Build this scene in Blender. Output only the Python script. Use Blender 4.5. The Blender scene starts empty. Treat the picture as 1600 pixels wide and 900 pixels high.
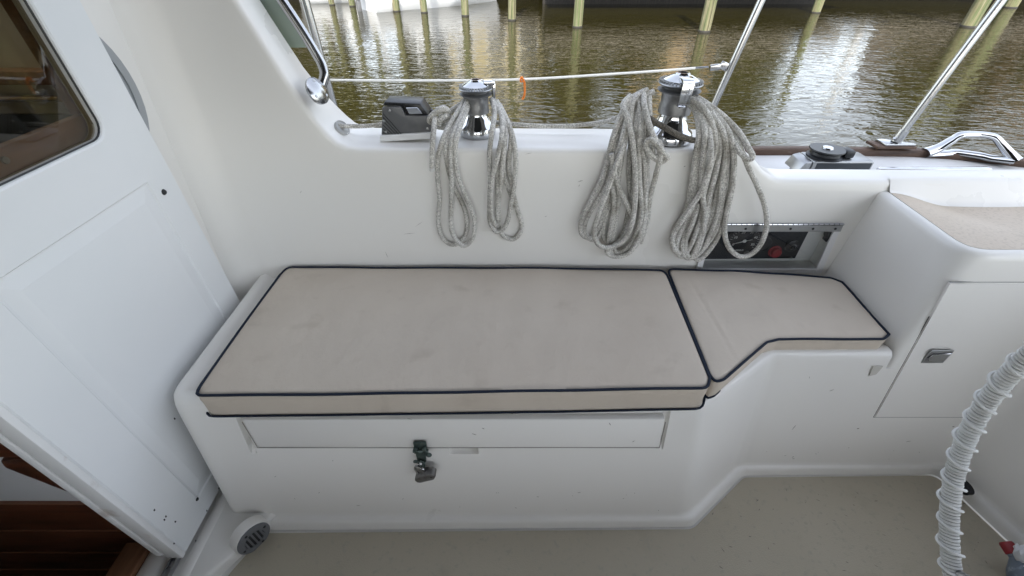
import bpy, bmesh, math, random
from mathutils import Vector, Matrix
random.seed(7)
R = math.radians
scene = bpy.context.scene
COL = scene.collection

# ------------------------------------------------------------------ camera, sky, sun, exposure
FPX = 665.0; PITCH = R(39); EYE = 1.30
cam_d = bpy.data.cameras.new('camera'); cam = bpy.data.objects.new('camera', cam_d); COL.objects.link(cam)
cam_d.sensor_width = 36; cam_d.lens = FPX / 1600 * 36
cam_d.clip_start = 0.02; cam_d.clip_end = 2000
cam.location = (0, 0, EYE); cam.rotation_euler = (R(90) - PITCH, 0, 0)
scene.camera = cam
SUN_EL = R(50); SUN_AZ = R(-8)        # sun stands behind the camera, a little to the left
world = bpy.data.worlds.new('World'); scene.world = world; world.use_nodes = True
wn = world.node_tree.nodes; wl = world.node_tree.links
sky = wn.new('ShaderNodeTexSky'); sky.sky_type = 'NISHITA'; sky.sun_disc = False
sky.sun_elevation = SUN_EL; sky.sun_rotation = R(180) + SUN_AZ
sky.air_density = 1.0; sky.dust_density = 1.2; sky.ozone_density = 0.6
hsv = wn.new('ShaderNodeHueSaturation'); hsv.inputs['Saturation'].default_value = 0.42
wl.new(sky.outputs[0], hsv.inputs['Color'])
wl.new(hsv.outputs[0], wn['Background'].inputs['Color'])
wn['Background'].inputs['Strength'].default_value = 0.15
sun_d = bpy.data.lights.new('sun', 'SUN'); sun_d.energy = 2.0; sun_d.angle = R(0.5); sun_d.color = (1, .95, .86)
sun = bpy.data.objects.new('sun', sun_d); COL.objects.link(sun)
sdir = Vector((math.sin(SUN_AZ) * math.cos(SUN_EL), -math.cos(SUN_AZ) * math.cos(SUN_EL), math.sin(SUN_EL)))
sun.rotation_euler = (-sdir).to_track_quat('-Z', 'Y').to_euler(); sun.location = sdir * 30
vs = scene.view_settings
vs.view_transform = 'Standard'; vs.look = 'None'; vs.gamma = 1; vs.use_curve_mapping = False
vs.exposure = 2.04
scene.cycles.max_bounces = 10; scene.cycles.diffuse_bounces = 5; scene.cycles.glossy_bounces = 5
scene.cycles.transmission_bounces = 8; scene.cycles.transparent_max_bounces = 12
scene.cycles.caustics_reflective = False; scene.cycles.caustics_refractive = False

# ------------------------------------------------------------------ survey helpers: the photo's sight lines meet the real planes
CP, SP = math.cos(PITCH), math.sin(PITCH)
def sight(u, v):
    b = (v - 450) / FPX
    return Vector(((u - 800) / FPX, CP - b * SP, -SP - b * CP))
def atz(u, v, z): d = sight(u, v); return Vector((0, 0, EYE)) + d * ((z - EYE) / d.z)
def aty(u, v, y): d = sight(u, v); return Vector((0, 0, EYE)) + d * (y / d.y)
def atx(u, v, x): d = sight(u, v); return Vector((0, 0, EYE)) + d * (x / d.x)

# ------------------------------------------------------------------ materials
def mat(name, col, rough=.5, metal=0, noise=None, bump=None, spec=.5, trans=0, ior=1.45, alpha=1, rvar=None, coat=0):
    m = bpy.data.materials.new(name); m.use_nodes = True
    n = m.node_tree.nodes; l = m.node_tree.links; p = n['Principled BSDF']
    p.inputs['Base Color'].default_value = (*col, 1); p.inputs['Roughness'].default_value = rough
    p.inputs['Metallic'].default_value = metal; p.inputs['Specular IOR Level'].default_value = spec
    p.inputs['Transmission Weight'].default_value = trans; p.inputs['IOR'].default_value = ior
    p.inputs['Alpha'].default_value = alpha; p.inputs['Coat Weight'].default_value = coat
    tc = n.new('ShaderNodeTexCoord')
    if rvar:
        t = n.new('ShaderNodeTexNoise'); t.inputs['Scale'].default_value = rvar[0]; t.inputs['Detail'].default_value = 8; l.new(tc.outputs['Object'], t.inputs['Vector'])
        r = n.new('ShaderNodeMapRange'); r.inputs[1].default_value = .35; r.inputs[2].default_value = .7; r.inputs[3].default_value = rvar[1]; r.inputs[4].default_value = rvar[2]; l.new(t.outputs[0], r.inputs[0]); l.new(r.outputs[0], p.inputs['Roughness'])
    if noise:                                   # (scale, other colour, low, high[, stretch])
        for k, nz in enumerate(noise):
            t = n.new('ShaderNodeTexNoise'); t.inputs['Scale'].default_value = nz[0]; t.inputs['Detail'].default_value = 6
            if len(nz) > 4:
                mp = n.new('ShaderNodeMapping'); mp.inputs['Scale'].default_value = nz[4]
                l.new(tc.outputs['Object'], mp.inputs[0]); l.new(mp.outputs[0], t.inputs['Vector'])
            else: l.new(tc.outputs['Object'], t.inputs['Vector'])
            r = n.new('ShaderNodeMapRange'); r.inputs[1].default_value = nz[2]; r.inputs[2].default_value = nz[3]
            l.new(t.outputs[0], r.inputs[0])
            mx = n.new('ShaderNodeMix'); mx.data_type = 'RGBA'
            l.new(r.outputs[0], mx.inputs[0])
            if k == 0: mx.inputs[6].default_value = (*col, 1)
            else: l.new(prev, mx.inputs[6])
            mx.inputs[7].default_value = (*nz[1], 1); prev = mx.outputs[2]
        l.new(prev, p.inputs['Base Color'])
    if bump:                                    # (scale, strength, distance[, stretch])
        prevb = None
        for bp in bump:
            t = n.new('ShaderNodeTexNoise'); t.inputs['Scale'].default_value = bp[0]; t.inputs['Detail'].default_value = 4
            if len(bp) > 3:
                mp = n.new('ShaderNodeMapping'); mp.inputs['Scale'].default_value = bp[3]
                l.new(tc.outputs['Object'], mp.inputs[0]); l.new(mp.outputs[0], t.inputs['Vector'])
            else: l.new(tc.outputs['Object'], t.inputs['Vector'])
            b = n.new('ShaderNodeBump'); b.inputs['Strength'].default_value = bp[1]; b.inputs['Distance'].default_value = bp[2]
            l.new(t.outputs[0], b.inputs['Height'])
            if prevb: l.new(prevb, b.inputs['Normal'])
            prevb = b.outputs[0]
        l.new(prevb, p.inputs['Normal'])
    return m

GEL = mat('white_gelcoat', (.765, .748, .708), .30, noise=[(1.3, (.750, .732, .690), .35, .75), (4, (.748, .728, .685), .55, .90)],
          bump=[(4, .10, .012)], rvar=(3, .27, .35))
DOORW = mat('white_painted_door', (.74, .75, .75), .42, noise=[(3, (.70, .72, .72), .4, .7)], bump=[(90, .06, .002), (5, .08, .006)])
EDGEW = mat('chipped_white_edge', (.74, .74, .73), .5, noise=[(14, (.52, .47, .43), .60, .74)], bump=[(30, .15, .003)])
SOLE = mat('nonskid_sole', (.45, .405, .315), .62, noise=[(1.6, (.41, .368, .283), .40, .70), (9, (.37, .33, .252), .60, .80), (70, (.38, .35, .28), .58, .72)], bump=[(330, .5, .0016)])
PAN = mat('nonskid_helm_seat', (.54, .46, .365), .6, noise=[(4, (.58, .50, .41), .4, .65), (120, (.46, .39, .31), .5, .7)], bump=[(300, .4, .0015)])
CANVAS = mat('taupe_canvas', (.545, .482, .405), .88, spec=.2, noise=[(3.5, (.515, .45, .375), .42, .7), (13, (.455, .395, .325), .60, .80)],
             bump=[(420, .35, .0014), (11, .35, .022), (3, .25, .03), (26, .15, .006)])
NAVY = mat('navy_piping', (.010, .016, .030), .7, spec=.3, bump=[(200, .3, .001)])
CHROME = mat('polished_chrome', (.60, .61, .625), .07, 1, noise=[(30, (.48, .49, .50), .5, .8)])
STEEL = mat('stainless_steel', (.46, .465, .47), .20, 1, noise=[(18, (.36, .36, .36), .45, .8)], bump=[(40, .04, .001)])
DULLSTEEL = mat('brushed_steel', (.40, .41, .42), .36, 1, noise=[(20, (.38, .38, .37), .4, .75)], bump=[(80, .12, .001)])
DRUM = mat('matt_winch_drum', (.33, .33, .33), .42, 1, noise=[(60, (.22, .22, .22), .4, .7)], bump=[(300, .5, .001)])
BLACKP = mat('black_plastic', (.014, .015, .017), .38, bump=[(90, .06, .001)])
GREYP = mat('dark_grey_casting', (.105, .107, .110), .38, noise=[(18, (.15, .15, .15), .45, .72)], bump=[(120, .15, .001)])
WHITEP = mat('white_plastic', (.74, .74, .74), .4)
TEAK = mat('varnished_teak', (.110, .036, .018), .30, noise=[(5, (.055, .018, .009), .38, .66, (1, 12, 12)), (40, (.14, .055, .028), .58, .75, (.6, 9, 9))], bump=[(30, .12, .002, (1, 14, 14))])
TEAKF = mat('teak_window_frame', (.30, .150, .078), .45, noise=[(7, (.20, .10, .052), .4, .68, (9, 1, 9))], bump=[(30, .1, .002, (12, 1, 12))])
TEAKW = mat('weathered_teak_rail', (.105, .062, .040), .6, noise=[(6, (.060, .034, .022), .4, .7, (1, 14, 14)), (30, (.22, .16, .12), .6, .8, (1, 6, 6))], bump=[(30, .3, .003, (1, 12, 12))])
SEAM = mat('teak_holly_seam', (.20, .09, .05), .5)
LOCKM = mat('weathered_bronze_green', (.085, .115, .105), .5, .75, noise=[(60, (.16, .20, .18), .48, .7)], bump=[(120, .4, .002)])
PADM = mat('dull_zinc_padlock', (.24, .235, .225), .5, .8, noise=[(50, (.14, .13, .12), .45, .7)], bump=[(150, .3, .001)])
CORDW = mat('white_cord', (.62, .62, .60), .8, noise=[(25, (.46, .45, .42), .45, .75)], bump=[(500, .4, .001)])
ORANGE = mat('orange_plastic', (.80, .22, .03), .4)
RED = mat('red_plastic', (.26, .022, .028), .45)
PBLACK = mat('instrument_black', (.010, .013, .017), .32)
GLYPH = mat('gauge_lettering', (.62, .62, .58), .5)
DIMGLYPH = mat('embossed_black', (.020, .024, .028), .30)
PILEM = mat('weathered_treated_wood', (.175, .165, .085), .85, noise=[(.8, (.11, .135, .055), .42, .58, (2, 2, 1.2)), (1.2, (.27, .235, .15), .50, .62, (5, 5, .5)), (1.6, (.055, .05, .03), .56, .66, (6, 6, .35))], bump=[(14, .7, .02, (6, 6, .5))])
PILED = mat('wet_tar_band', (.03, .027, .022), .5)
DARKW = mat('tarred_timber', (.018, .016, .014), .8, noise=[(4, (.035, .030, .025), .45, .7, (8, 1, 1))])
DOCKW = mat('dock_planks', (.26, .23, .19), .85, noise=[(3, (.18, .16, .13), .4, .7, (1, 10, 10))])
HULLW = mat('white_boat_hull', (.78, .78, .77), .25)
STUCCO = mat('tan_stucco', (.46, .33, .19), .85, noise=[(.6, (.38, .27, .155), .4, .7)])
STUCCO2 = mat('pinkish_siding', (.36, .25, .19), .85, noise=[(.8, (.30, .21, .16), .4, .7)])
STUCCO3 = mat('cream_siding', (.46, .39, .24), .85)
ROOFM = mat('brown_shingle_roof', (.10, .075, .06), .9, noise=[(6, (.07, .05, .04), .4, .7)])
WINDM = mat('house_window_glass', (.03, .04, .05), .08)
BARK = mat('bark', (.09, .07, .05), .9, noise=[(6, (.05, .04, .03), .4, .7)])
CANOPY = mat('bimini_canvas', (.050, .052, .055), .9, spec=.1)
CABIN = mat('cabin_cream_liner', (.50, .46, .38), .6)
GALLEY = mat('dark_counter', (.045, .052, .060), .35)
GRASS = mat('lawn', (.06, .085, .03), .95, noise=[(1.2, (.045, .06, .022), .4, .7)])
BLUEB = mat('blue_label_plastic', (.13, .16, .20), .3, noise=[(35, (.32, .36, .40), .55, .66)])

def leaf_mat(name, a, b):
    m = mat(name, a, .6, noise=[(1.1, b, .38, .64), (7, tuple(c * 1.5 for c in a), .58, .75)])
    return m
LEAFA = leaf_mat('olive_leaves', (.066, .066, .013), (.038, .040, .009))
LEAFB = leaf_mat('brown_green_leaves', (.055, .043, .021), (.036, .028, .014))

def thin_glass(name, tint, gloss=.02, refl=.04):
    m = bpy.data.materials.new(name); m.use_nodes = True; n = m.node_tree.nodes; l = m.node_tree.links; n.remove(n['Principled BSDF'])
    t = n.new('ShaderNodeBsdfTransparent'); t.inputs[0].default_value = (*tint, 1); g = n.new('ShaderNodeBsdfGlossy'); g.inputs['Roughness'].default_value = gloss
    lw = n.new('ShaderNodeLayerWeight'); lw.inputs[0].default_value = .5; pw = n.new('ShaderNodeMath'); pw.operation = 'POWER'; pw.inputs[1].default_value = 4; l.new(lw.outputs['Facing'], pw.inputs[0])
    fr = n.new('ShaderNodeMapRange'); fr.inputs[3].default_value = refl; fr.inputs[4].default_value = .8; l.new(pw.outputs[0], fr.inputs[0]); mx = n.new('ShaderNodeMixShader')
    l.new(fr.outputs[0], mx.inputs[0]); l.new(t.outputs[0], mx.inputs[1]); l.new(g.outputs[0], mx.inputs[2]); l.new(mx.outputs[0], n['Material Output'].inputs[0]); return m
SMOKE = thin_glass('tinted_window_glass', (.66, .62, .52), refl=.07)
CLEAR = thin_glass('clear_acrylic', (.96, .97, .98), refl=.025)

# rope: braided look from the tube's own UV (u round the rope, v metres along it)
def rope_mat(name, base, gap, fleck, fl=.62):
    m = bpy.data.materials.new(name); m.use_nodes = True
    n = m.node_tree.nodes; l = m.node_tree.links; p = n['Principled BSDF']
    p.inputs['Roughness'].default_value = .85; p.inputs['Specular IOR Level'].default_value = .2
    uv = n.new('ShaderNodeTexCoord')
    mp = n.new('ShaderNodeMapping'); mp.inputs['Scale'].default_value = (9, 210, 1); l.new(uv.outputs['UV'], mp.inputs[0])
    vo = n.new('ShaderNodeTexVoronoi'); vo.inputs['Scale'].default_value = 1; vo.inputs['Randomness'].default_value = .55
    l.new(mp.outputs[0], vo.inputs['Vector'])
    r1 = n.new('ShaderNodeMapRange'); r1.inputs[1].default_value = .30; r1.inputs[2].default_value = .72; l.new(vo.outputs['Distance'], r1.inputs[0])
    mx = n.new('ShaderNodeMix'); mx.data_type = 'RGBA'; mx.inputs[6].default_value = (*base, 1); mx.inputs[7].default_value = (*gap, 1)
    l.new(r1.outputs[0], mx.inputs[0])
    mp2 = n.new('ShaderNodeMapping'); mp2.inputs['Scale'].default_value = (3.2, 62, 1); mp2.inputs['Rotation'].default_value = (0, 0, R(2)); l.new(uv.outputs['UV'], mp2.inputs[0])
    v2 = n.new('ShaderNodeTexVoronoi'); v2.inputs['Randomness'].default_value = .9; l.new(mp2.outputs[0], v2.inputs['Vector'])
    lt = n.new('ShaderNodeMapRange'); lt.inputs[1].default_value = .30; lt.inputs[2].default_value = .20; l.new(v2.outputs['Distance'], lt.inputs[0])
    sep = n.new('ShaderNodeSeparateColor'); l.new(v2.outputs['Color'], sep.inputs[0])
    gt = n.new('ShaderNodeMath'); gt.operation = 'GREATER_THAN'; gt.inputs[1].default_value = fl; l.new(sep.outputs[0], gt.inputs[0])
    mu = n.new('ShaderNodeMath'); mu.operation = 'MULTIPLY'; l.new(lt.outputs[0], mu.inputs[0]); l.new(gt.outputs[0], mu.inputs[1])
    m2 = n.new('ShaderNodeMix'); m2.data_type = 'RGBA'; l.new(mu.outputs[0], m2.inputs[0]); l.new(mx.outputs[2], m2.inputs[6]); m2.inputs[7].default_value = (*fleck, 1)
    tc = n.new('ShaderNodeTexNoise'); tc.inputs['Scale'].default_value = 22; l.new(uv.outputs['Object'], tc.inputs['Vector'])
    r3 = n.new('ShaderNodeMapRange'); r3.inputs[1].default_value = .45; r3.inputs[2].default_value = .8; l.new(tc.outputs[0], r3.inputs[0])
    m3 = n.new('ShaderNodeMix'); m3.data_type = 'RGBA'; m3.blend_type = 'MULTIPLY'; l.new(r3.outputs[0], m3.inputs[0]); l.new(m2.outputs[2], m3.inputs[6]); m3.inputs[7].default_value = (.58, .56, .52, 1)
    l.new(m3.outputs[2], p.inputs['Base Color'])
    b = n.new('ShaderNodeBump'); b.invert = True; b.inputs['Strength'].default_value = .7; b.inputs['Distance'].default_value = .0018; l.new(vo.outputs['Distance'], b.inputs['Height'])
    l.new(b.outputs[0], p.inputs['Normal'])
    return m
ROPE = rope_mat('grey_flecked_braid', (.70, .68, .635), (.38, .37, .34), (.015, .015, .017), .42)
ROPED = rope_mat('dirty_dark_braid', (.17, .155, .13), (.075, .068, .058), (.02, .02, .02))

# ------------------------------------------------------------------ mesh helpers
class MB:
    def __init__(s): s.bm = bmesh.new(); s.uv = s.bm.loops.layers.uv.new('UVMap')
    def face(s, pts):
        try: return s.bm.faces.new([s.bm.verts.new(p) for p in pts])
        except ValueError: return None
    def grid(s, rows, close_u=False):
        vr = [[s.bm.verts.new(p) for p in r] for r in rows]
        n = len(rows[0])
        for i in range(len(vr) - 1):
            for j in range(n if close_u else n - 1):
                k = (j + 1) % n
                s.bm.faces.new((vr[i][j], vr[i][k], vr[i + 1][k], vr[i + 1][j]))
        return vr
    def box(s, c, size, rot=None, bevel=0, seg=2):
        b2 = bmesh.new(); bmesh.ops.create_cube(b2, size=1)
        bmesh.ops.scale(b2, vec=size, verts=b2.verts)
        if bevel: bmesh.ops.bevel(b2, geom=b2.edges[:] , offset=bevel, segments=seg, affect='EDGES', profile=.5)
        M = Matrix.Translation(c) @ (rot.to_4x4() if rot else Matrix())
        s.add(b2, M); return s
    def add(s, b2, M=Matrix()):
        mp = {v: s.bm.verts.new(M @ v.co) for v in b2.verts}
        for f in b2.faces: s.bm.faces.new([mp[v] for v in f.verts])
        b2.free()
    def prism(s, poly, axis_from, axis_vec, bevel=0, seg=2):
        """poly: list of 3D points, swept along axis_vec"""
        b2 = bmesh.new(); f = b2.faces.new([b2.verts.new(p) for p in poly])
        r = bmesh.ops.extrude_face_region(b2, geom=[f])
        bmesh.ops.translate(b2, vec=axis_vec, verts=[v for v in r['geom'] if isinstance(v, bmesh.types.BMVert)])
        bmesh.ops.recalc_face_normals(b2, faces=b2.faces)
        if bevel: bmesh.ops.bevel(b2, geom=b2.edges[:], offset=bevel, segments=seg, affect='EDGES', profile=.5)
        s.add(b2); return s
    def lathe(s, prof, base, axis=Vector((0, 0, 1)), n=32):
        q = Vector((0, 0, 1)).rotation_difference(Vector(axis).normalized()); base = Vector(base)
        rows = []
        for r, z in prof:
            rows.append([base + q @ Vector((r * math.cos(2 * math.pi * k / n), r * math.sin(2 * math.pi * k / n), z)) for k in range(n)])
        s.grid(rows, True); return s
    def tube(s, path, r, n=10, cap=True, closed=False, squash=None):
        path = [Vector(p) for p in path]; N = len(path)
        rr = r if isinstance(r, (list, tuple)) else [r] * N
        tans = []
        for i in range(N):
            a = path[(i - 1) % N] if closed or i else path[i]; b = path[(i + 1) % N] if closed or i < N - 1 else path[i]
            t = (b - a); tans.append(t.normalized() if t.length > 1e-9 else Vector((0, 0, 1)))
        up = Vector((0, 0, 1)) if abs(tans[0].z) < .9 else Vector((0, 1, 0))
        nrm = (up - tans[0] * up.dot(tans[0])).normalized(); rings = []; L = 0; Ls = []
        for i in range(N):
            if i:
                q = tans[i - 1].rotation_difference(tans[i]); nrm = q @ nrm
                nrm = (nrm - tans[i] * nrm.dot(tans[i])).normalized(); L += (path[i] - path[i - 1]).length
            Ls.append(L); bn = tans[i].cross(nrm)
            sx, sy = squash or (1, 1)
            rings.append([s.bm.verts.new(path[i] + (nrm * math.cos(2 * math.pi * k / n) * sx + bn * math.sin(2 * math.pi * k / n) * sy) * rr[i]) for k in range(n)])
        for i in range(N if closed else N - 1):
            i2 = (i + 1) % N
            for k in range(n):
                k2 = (k + 1) % n
                f = s.bm.faces.new((rings[i][k], rings[i][k2], rings[i2][k2], rings[i2][k]))
                l2 = Ls[i2] if i2 else L
                for lp, uv in zip(f.loops, ((k / n, Ls[i]), ((k + 1) / n, Ls[i]), ((k + 1) / n, l2), (k / n, l2))): lp[s.uv].uv = uv
        if cap and not closed:
            s.bm.faces.new(rings[0][::-1]); s.bm.faces.new(rings[-1])
        return s
    def sphere(s, c, r, seg=14, scale=(1, 1, 1)):
        b2 = bmesh.new(); bmesh.ops.create_uvsphere(b2, u_segments=seg, v_segments=seg // 2 + 2, radius=r)
        bmesh.ops.scale(b2, vec=scale, verts=b2.verts); s.add(b2, Matrix.Translation(c)); return s

def rootloc(p):
    v = Vector((0, 0, 0))
    while p: v = v + p.location; p = p.parent
    return v
def obj(name, mb, m, parent=None, angle=35, recalc=True, origin=None):
    bm = mb.bm
    if recalc: bmesh.ops.recalc_face_normals(bm, faces=bm.faces)
    me = bpy.data.meshes.new(name)
    off = rootloc(parent) if parent else (Vector(origin) if origin else Vector((0, 0, 0)))
    bmesh.ops.translate(bm, vec=-off, verts=bm.verts)
    bm.to_mesh(me); bm.free()
    me.polygons.foreach_set('use_smooth', [True] * len(me.polygons)); me.set_sharp_from_angle(angle=R(angle))
    for mm in (m if isinstance(m, (list, tuple)) else [m]): me.materials.append(mm)
    o = bpy.data.objects.new(name, me); COL.objects.link(o)
    if parent: o.parent = parent
    elif origin: o.location = origin
    return o
def thing(name, label, cat, loc=(0, 0, 0), group=None):
    o = bpy.data.objects.new(name, None); COL.objects.link(o); o.location = loc; o.empty_display_size = .05
    return tag(o, label, cat, group)
def tag(o, label, cat, group=None):
    o['label'] = label; o['category'] = cat
    if group: o['group'] = group
    return o
def struct(o, kind='structure'): o['kind'] = kind; return o
def bevelmod(o, w, seg=3, ang=30):
    b = o.modifiers.new('bevel', 'BEVEL'); b.width = w; b.segments = seg; b.limit_method = 'ANGLE'; b.angle_limit = R(ang); b.use_clamp_overlap = True
    w_ = o.modifiers.new('wn', 'WEIGHTED_NORMAL'); w_.keep_sharp = False
    o.data.polygons.foreach_set('use_smooth', [True] * len(o.data.polygons)); o.data.set_sharp_from_angle(angle=R(180))
    return o
def crom(pts, sub=6, closed=False):
    pts = [Vector(p) for p in pts]; n = len(pts); out = []
    for i in range(n if closed else n - 1):
        if closed: p0, p1, p2, p3 = pts[(i - 1) % n], pts[i], pts[(i + 1) % n], pts[(i + 2) % n]
        else: p0, p1, p2, p3 = pts[max(i - 1, 0)], pts[i], pts[i + 1], pts[min(i + 2, n - 1)]
        for k in range(sub):
            t = k / sub
            out.append(.5 * ((2 * p1) + (p2 - p0) * t + (2 * p0 - 5 * p1 + 4 * p2 - p3) * t * t + (3 * p1 - p0 - 3 * p2 + p3) * t ** 3))
    if not closed: out.append(pts[-1])
    return out
def fillet(poly, rad, seg=6):
    """round the inner corners of an open 2D polyline; every corner gives seg+1 points"""
    P = [Vector(p) for p in poly]; out = [P[0]]
    for i in range(1, len(P) - 1):
        r = rad[i]; a = (P[i - 1] - P[i]); b = (P[i + 1] - P[i]); la, lb = a.length, b.length; a.normalize(); b.normalize()
        ang = math.acos(max(-1, min(1, a.dot(b)))); d = min(r / math.tan(ang / 2), la * .48, lb * .48) if r else 1e-4
        p0, p2 = P[i] + a * d, P[i] + b * d
        for k in range(seg + 1):
            t = k / seg; out.append(p0 * (1 - t) ** 2 + P[i] * 2 * t * (1 - t) + p2 * t * t)
    out.append(P[-1]); return out
def offs(poly, d):
    out = []; n = len(poly)
    for i in range(n):
        a = poly[max(i - 1, 0)]; b = poly[min(i + 1, n - 1)]; t = (b - a).normalized(); out.append(poly[i] + Vector((-t.y, t.x)) * d)
    return out

# ================================================================== LARGE STRUCTURE
WZ = -0.55
# --- water
def water_mat():
    m = bpy.data.materials.new('brown_canal_water'); m.use_nodes = True
    n = m.node_tree.nodes; l = m.node_tree.links; p = n['Principled BSDF']
    p.inputs['Base Color'].default_value = (.017, .0145, .0035, 1); p.inputs['Roughness'].default_value = .03
    p.inputs['IOR'].default_value = 1.33
    tc = n.new('ShaderNodeTexCoord')
    prev = None
    for sc, st, di, strx, dist in ((.9, 1, .014, (1, 1.7, 1), .5), (3.3, 1, .0105, (1, 2.0, 1), 1.0), (9, 1, .0018, (1, 1.6, 1), .5)):
        mp = n.new('ShaderNodeMapping'); mp.inputs['Scale'].default_value = strx; mp.inputs['Rotation'].default_value = (0, 0, R(12))
        l.new(tc.outputs['Object'], mp.inputs[0])
        t = n.new('ShaderNodeTexNoise'); t.inputs['Scale'].default_value = sc; t.inputs['Detail'].default_value = 2; t.inputs['Distortion'].default_value = dist
        l.new(mp.outputs[0], t.inputs['Vector'])
        b = n.new('ShaderNodeBump'); b.inputs['Strength'].default_value = st; b.inputs['Distance'].default_value = di
        l.new(t.outputs[0], b.inputs['Height'])
        if prev: l.new(prev, b.inputs['Normal'])
        prev = b.outputs[0]
    l.new(prev, p.inputs['Normal'])
    return m
w = MB(); w.face([(-400, -300, WZ), (400, -300, WZ), (400, 600, WZ), (-400, 600, WZ)])
struct(obj('water', w, water_mat()))
g = MB(); g.box((0, 323.3, -.2), (800, 600, 1.6))
struct(obj('far_bank_ground', g, GRASS))

# --- cockpit moulding: bench, coaming, helm seat in one gelcoat piece
SEATZ = .425
mould = thing('cockpit_moulding', 'white gelcoat cockpit moulding with bench, coaming ledge and helm seat', 'cockpit', (0, .6, 0))
def facey(z): return .531 + .183 * (z - .04)           # bench front, leaning in towards the top
TOP = [(-.832, 1.12), (-.832, .598), (.458, .617), (.694, .757), (1.002, .754)]
BOT = [(-.800, 1.12), (-.800, .531), (.495, .531), (.700, .682), (1.002, .684)]
FLO = [(-.775, 1.12), (-.775, .505), (.513, .514), (.722, .665), (1.002, .668)]
XS = [-.664, -.661, -.651, -.648, -.16, -.155, -.090, -.085, .368, .371, .383, .386]      # gutters beside the lid, finger scoop
def ring(poly, rad, z, zkey):
    pl = fillet([Vector(p) for p in poly], rad, 6)
    # insert columns along the long front run (between corner 1 and corner 2)
    a, b = pl[7], pl[8]; ins = []
    for x in XS:
        t = (x - a.x) / (b.x - a.x); q = a.lerp(b, t)
        ins.append(q)
    pl = pl[:8] + ins + pl[8:]
    return [Vector((p.x, p.y, z)) for p in pl]
def lerp_poly(A, B, t): return [Vector(a).lerp(Vector(b), t) for a, b in zip(A, B)]
rt = [0, .075, .05, .05, 0]; rb = [0, .03, .10, .08, 0]
rows = []
def face_ring(z):
    t = (z - .04) / (SEATZ - .04)
    return ring(lerp_poly(BOT, TOP, t), [x * (1 - t) + y * t for x, y in zip(rb, rt)], z, z)
ztop = SEATZ
def lift(p, k):
    f = max(0, min(1, 1 - (p.x + .74) / .16)) if p.y < .70 else 1.0
    f = 1.0 if p.x < -.80 else f
    return .040 * f * f * (3 - 2 * f) * k
for dz_, ins, k in ((0, .090, 0), (0, .072, .06), (0, .058, .40), (0, .044, .82), (0, .030, 1.0), (0, .018, .97), (-.003, .008, .80), (-.009, .002, .42)):
    r_ = face_ring(SEATZ); c = [Vector((p.x, p.y)) for p in r_]
    o_ = [c[i] + (q - c[i]).normalized() * ins * (1 if c[i].x < -.60 else .3 + .7 * min(1, ins / .03)) if (q - c[i]).length > 1e-9 else q for i, q in enumerate(offs(c, .05))]
    rows.append([Vector((q.x, q.y, SEATZ + dz_ + lift(c[i], k))) for i, q in enumerate(o_)])
top_ring = rows[0]
def push(r_, cols, d): return [Vector((p.x, p.y + (d if k in cols else 0), p.z)) for k, p in enumerate(r_)]
GUT = {9, 10, 17, 18}; SCP = {13, 14}
zs = [.410, .39, .36, .3235, .3215, .3145, .3125, .294, .286, .283, .24, .18, .11, .055, .04]
for z in zs:
    r_ = face_ring(z)
    if z >= .300: r_ = push(r_, GUT, .016)
    if .313 <= z <= .3225: r_ = push(r_, set(range(9, 19)), .016)
    if .286 <= z <= .3225: r_ = push(r_, SCP, .020)
    rows.append(r_)
for t, z in ((.20, .0378), (.52, .0345), (.70, .028), (.84, .017), (.94, .009), (1.0, .0066)):
    rows.append(ring(lerp_poly(BOT, FLO, t), [0, .03, .05, .05, 0], z, z))
b = MB(); b.grid(rows)
b.face([Vector(p) for p in top_ring] + [Vector((1.30, .765, SEATZ)), Vector((1.30, 1.16, SEATZ)), Vector((-.80, 1.16, SEATZ))])
bench = obj('bench', b, GEL, mould, angle=60)
# locker lid in the bench front
b = MB()
x0, x1 = -.6475, .3675; zt, zb = .414, .3195
b.prism([Vector((x0, facey(zt) - .006, zt)), Vector((x1, facey(zt) - .006, zt)), Vector((x1, facey(zb) - .006, zb)), Vector((x0 + .012, facey(zb) - .006, zb))], None, Vector((0, .02, 0)), .004, 2)
lid = obj('locker_lid', b, GEL, mould)
b = MB(); ly = lambda z: facey(z) - .0045
for path in ([(x0 - .0022, zt - .01), (x0 + .0098, zb - .0022)], [(x0 + .0098, zb - .0022), (-.20, zb - .0025), (.10, zb - .0018), (x1 + .0022, zb - .0022)], [(x1 + .0022, zb - .0022), (x1 + .0022, zt - .01)]):
    b.tube([Vector((x, ly(z), z)) for x, z in path], .0011, 6)
obj('lid_gap_line', b, mat('dark_lid_gap', (.30, .28, .25), .8), lid)  # thin dark tubes stand in for the shade in the lid gap

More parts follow.
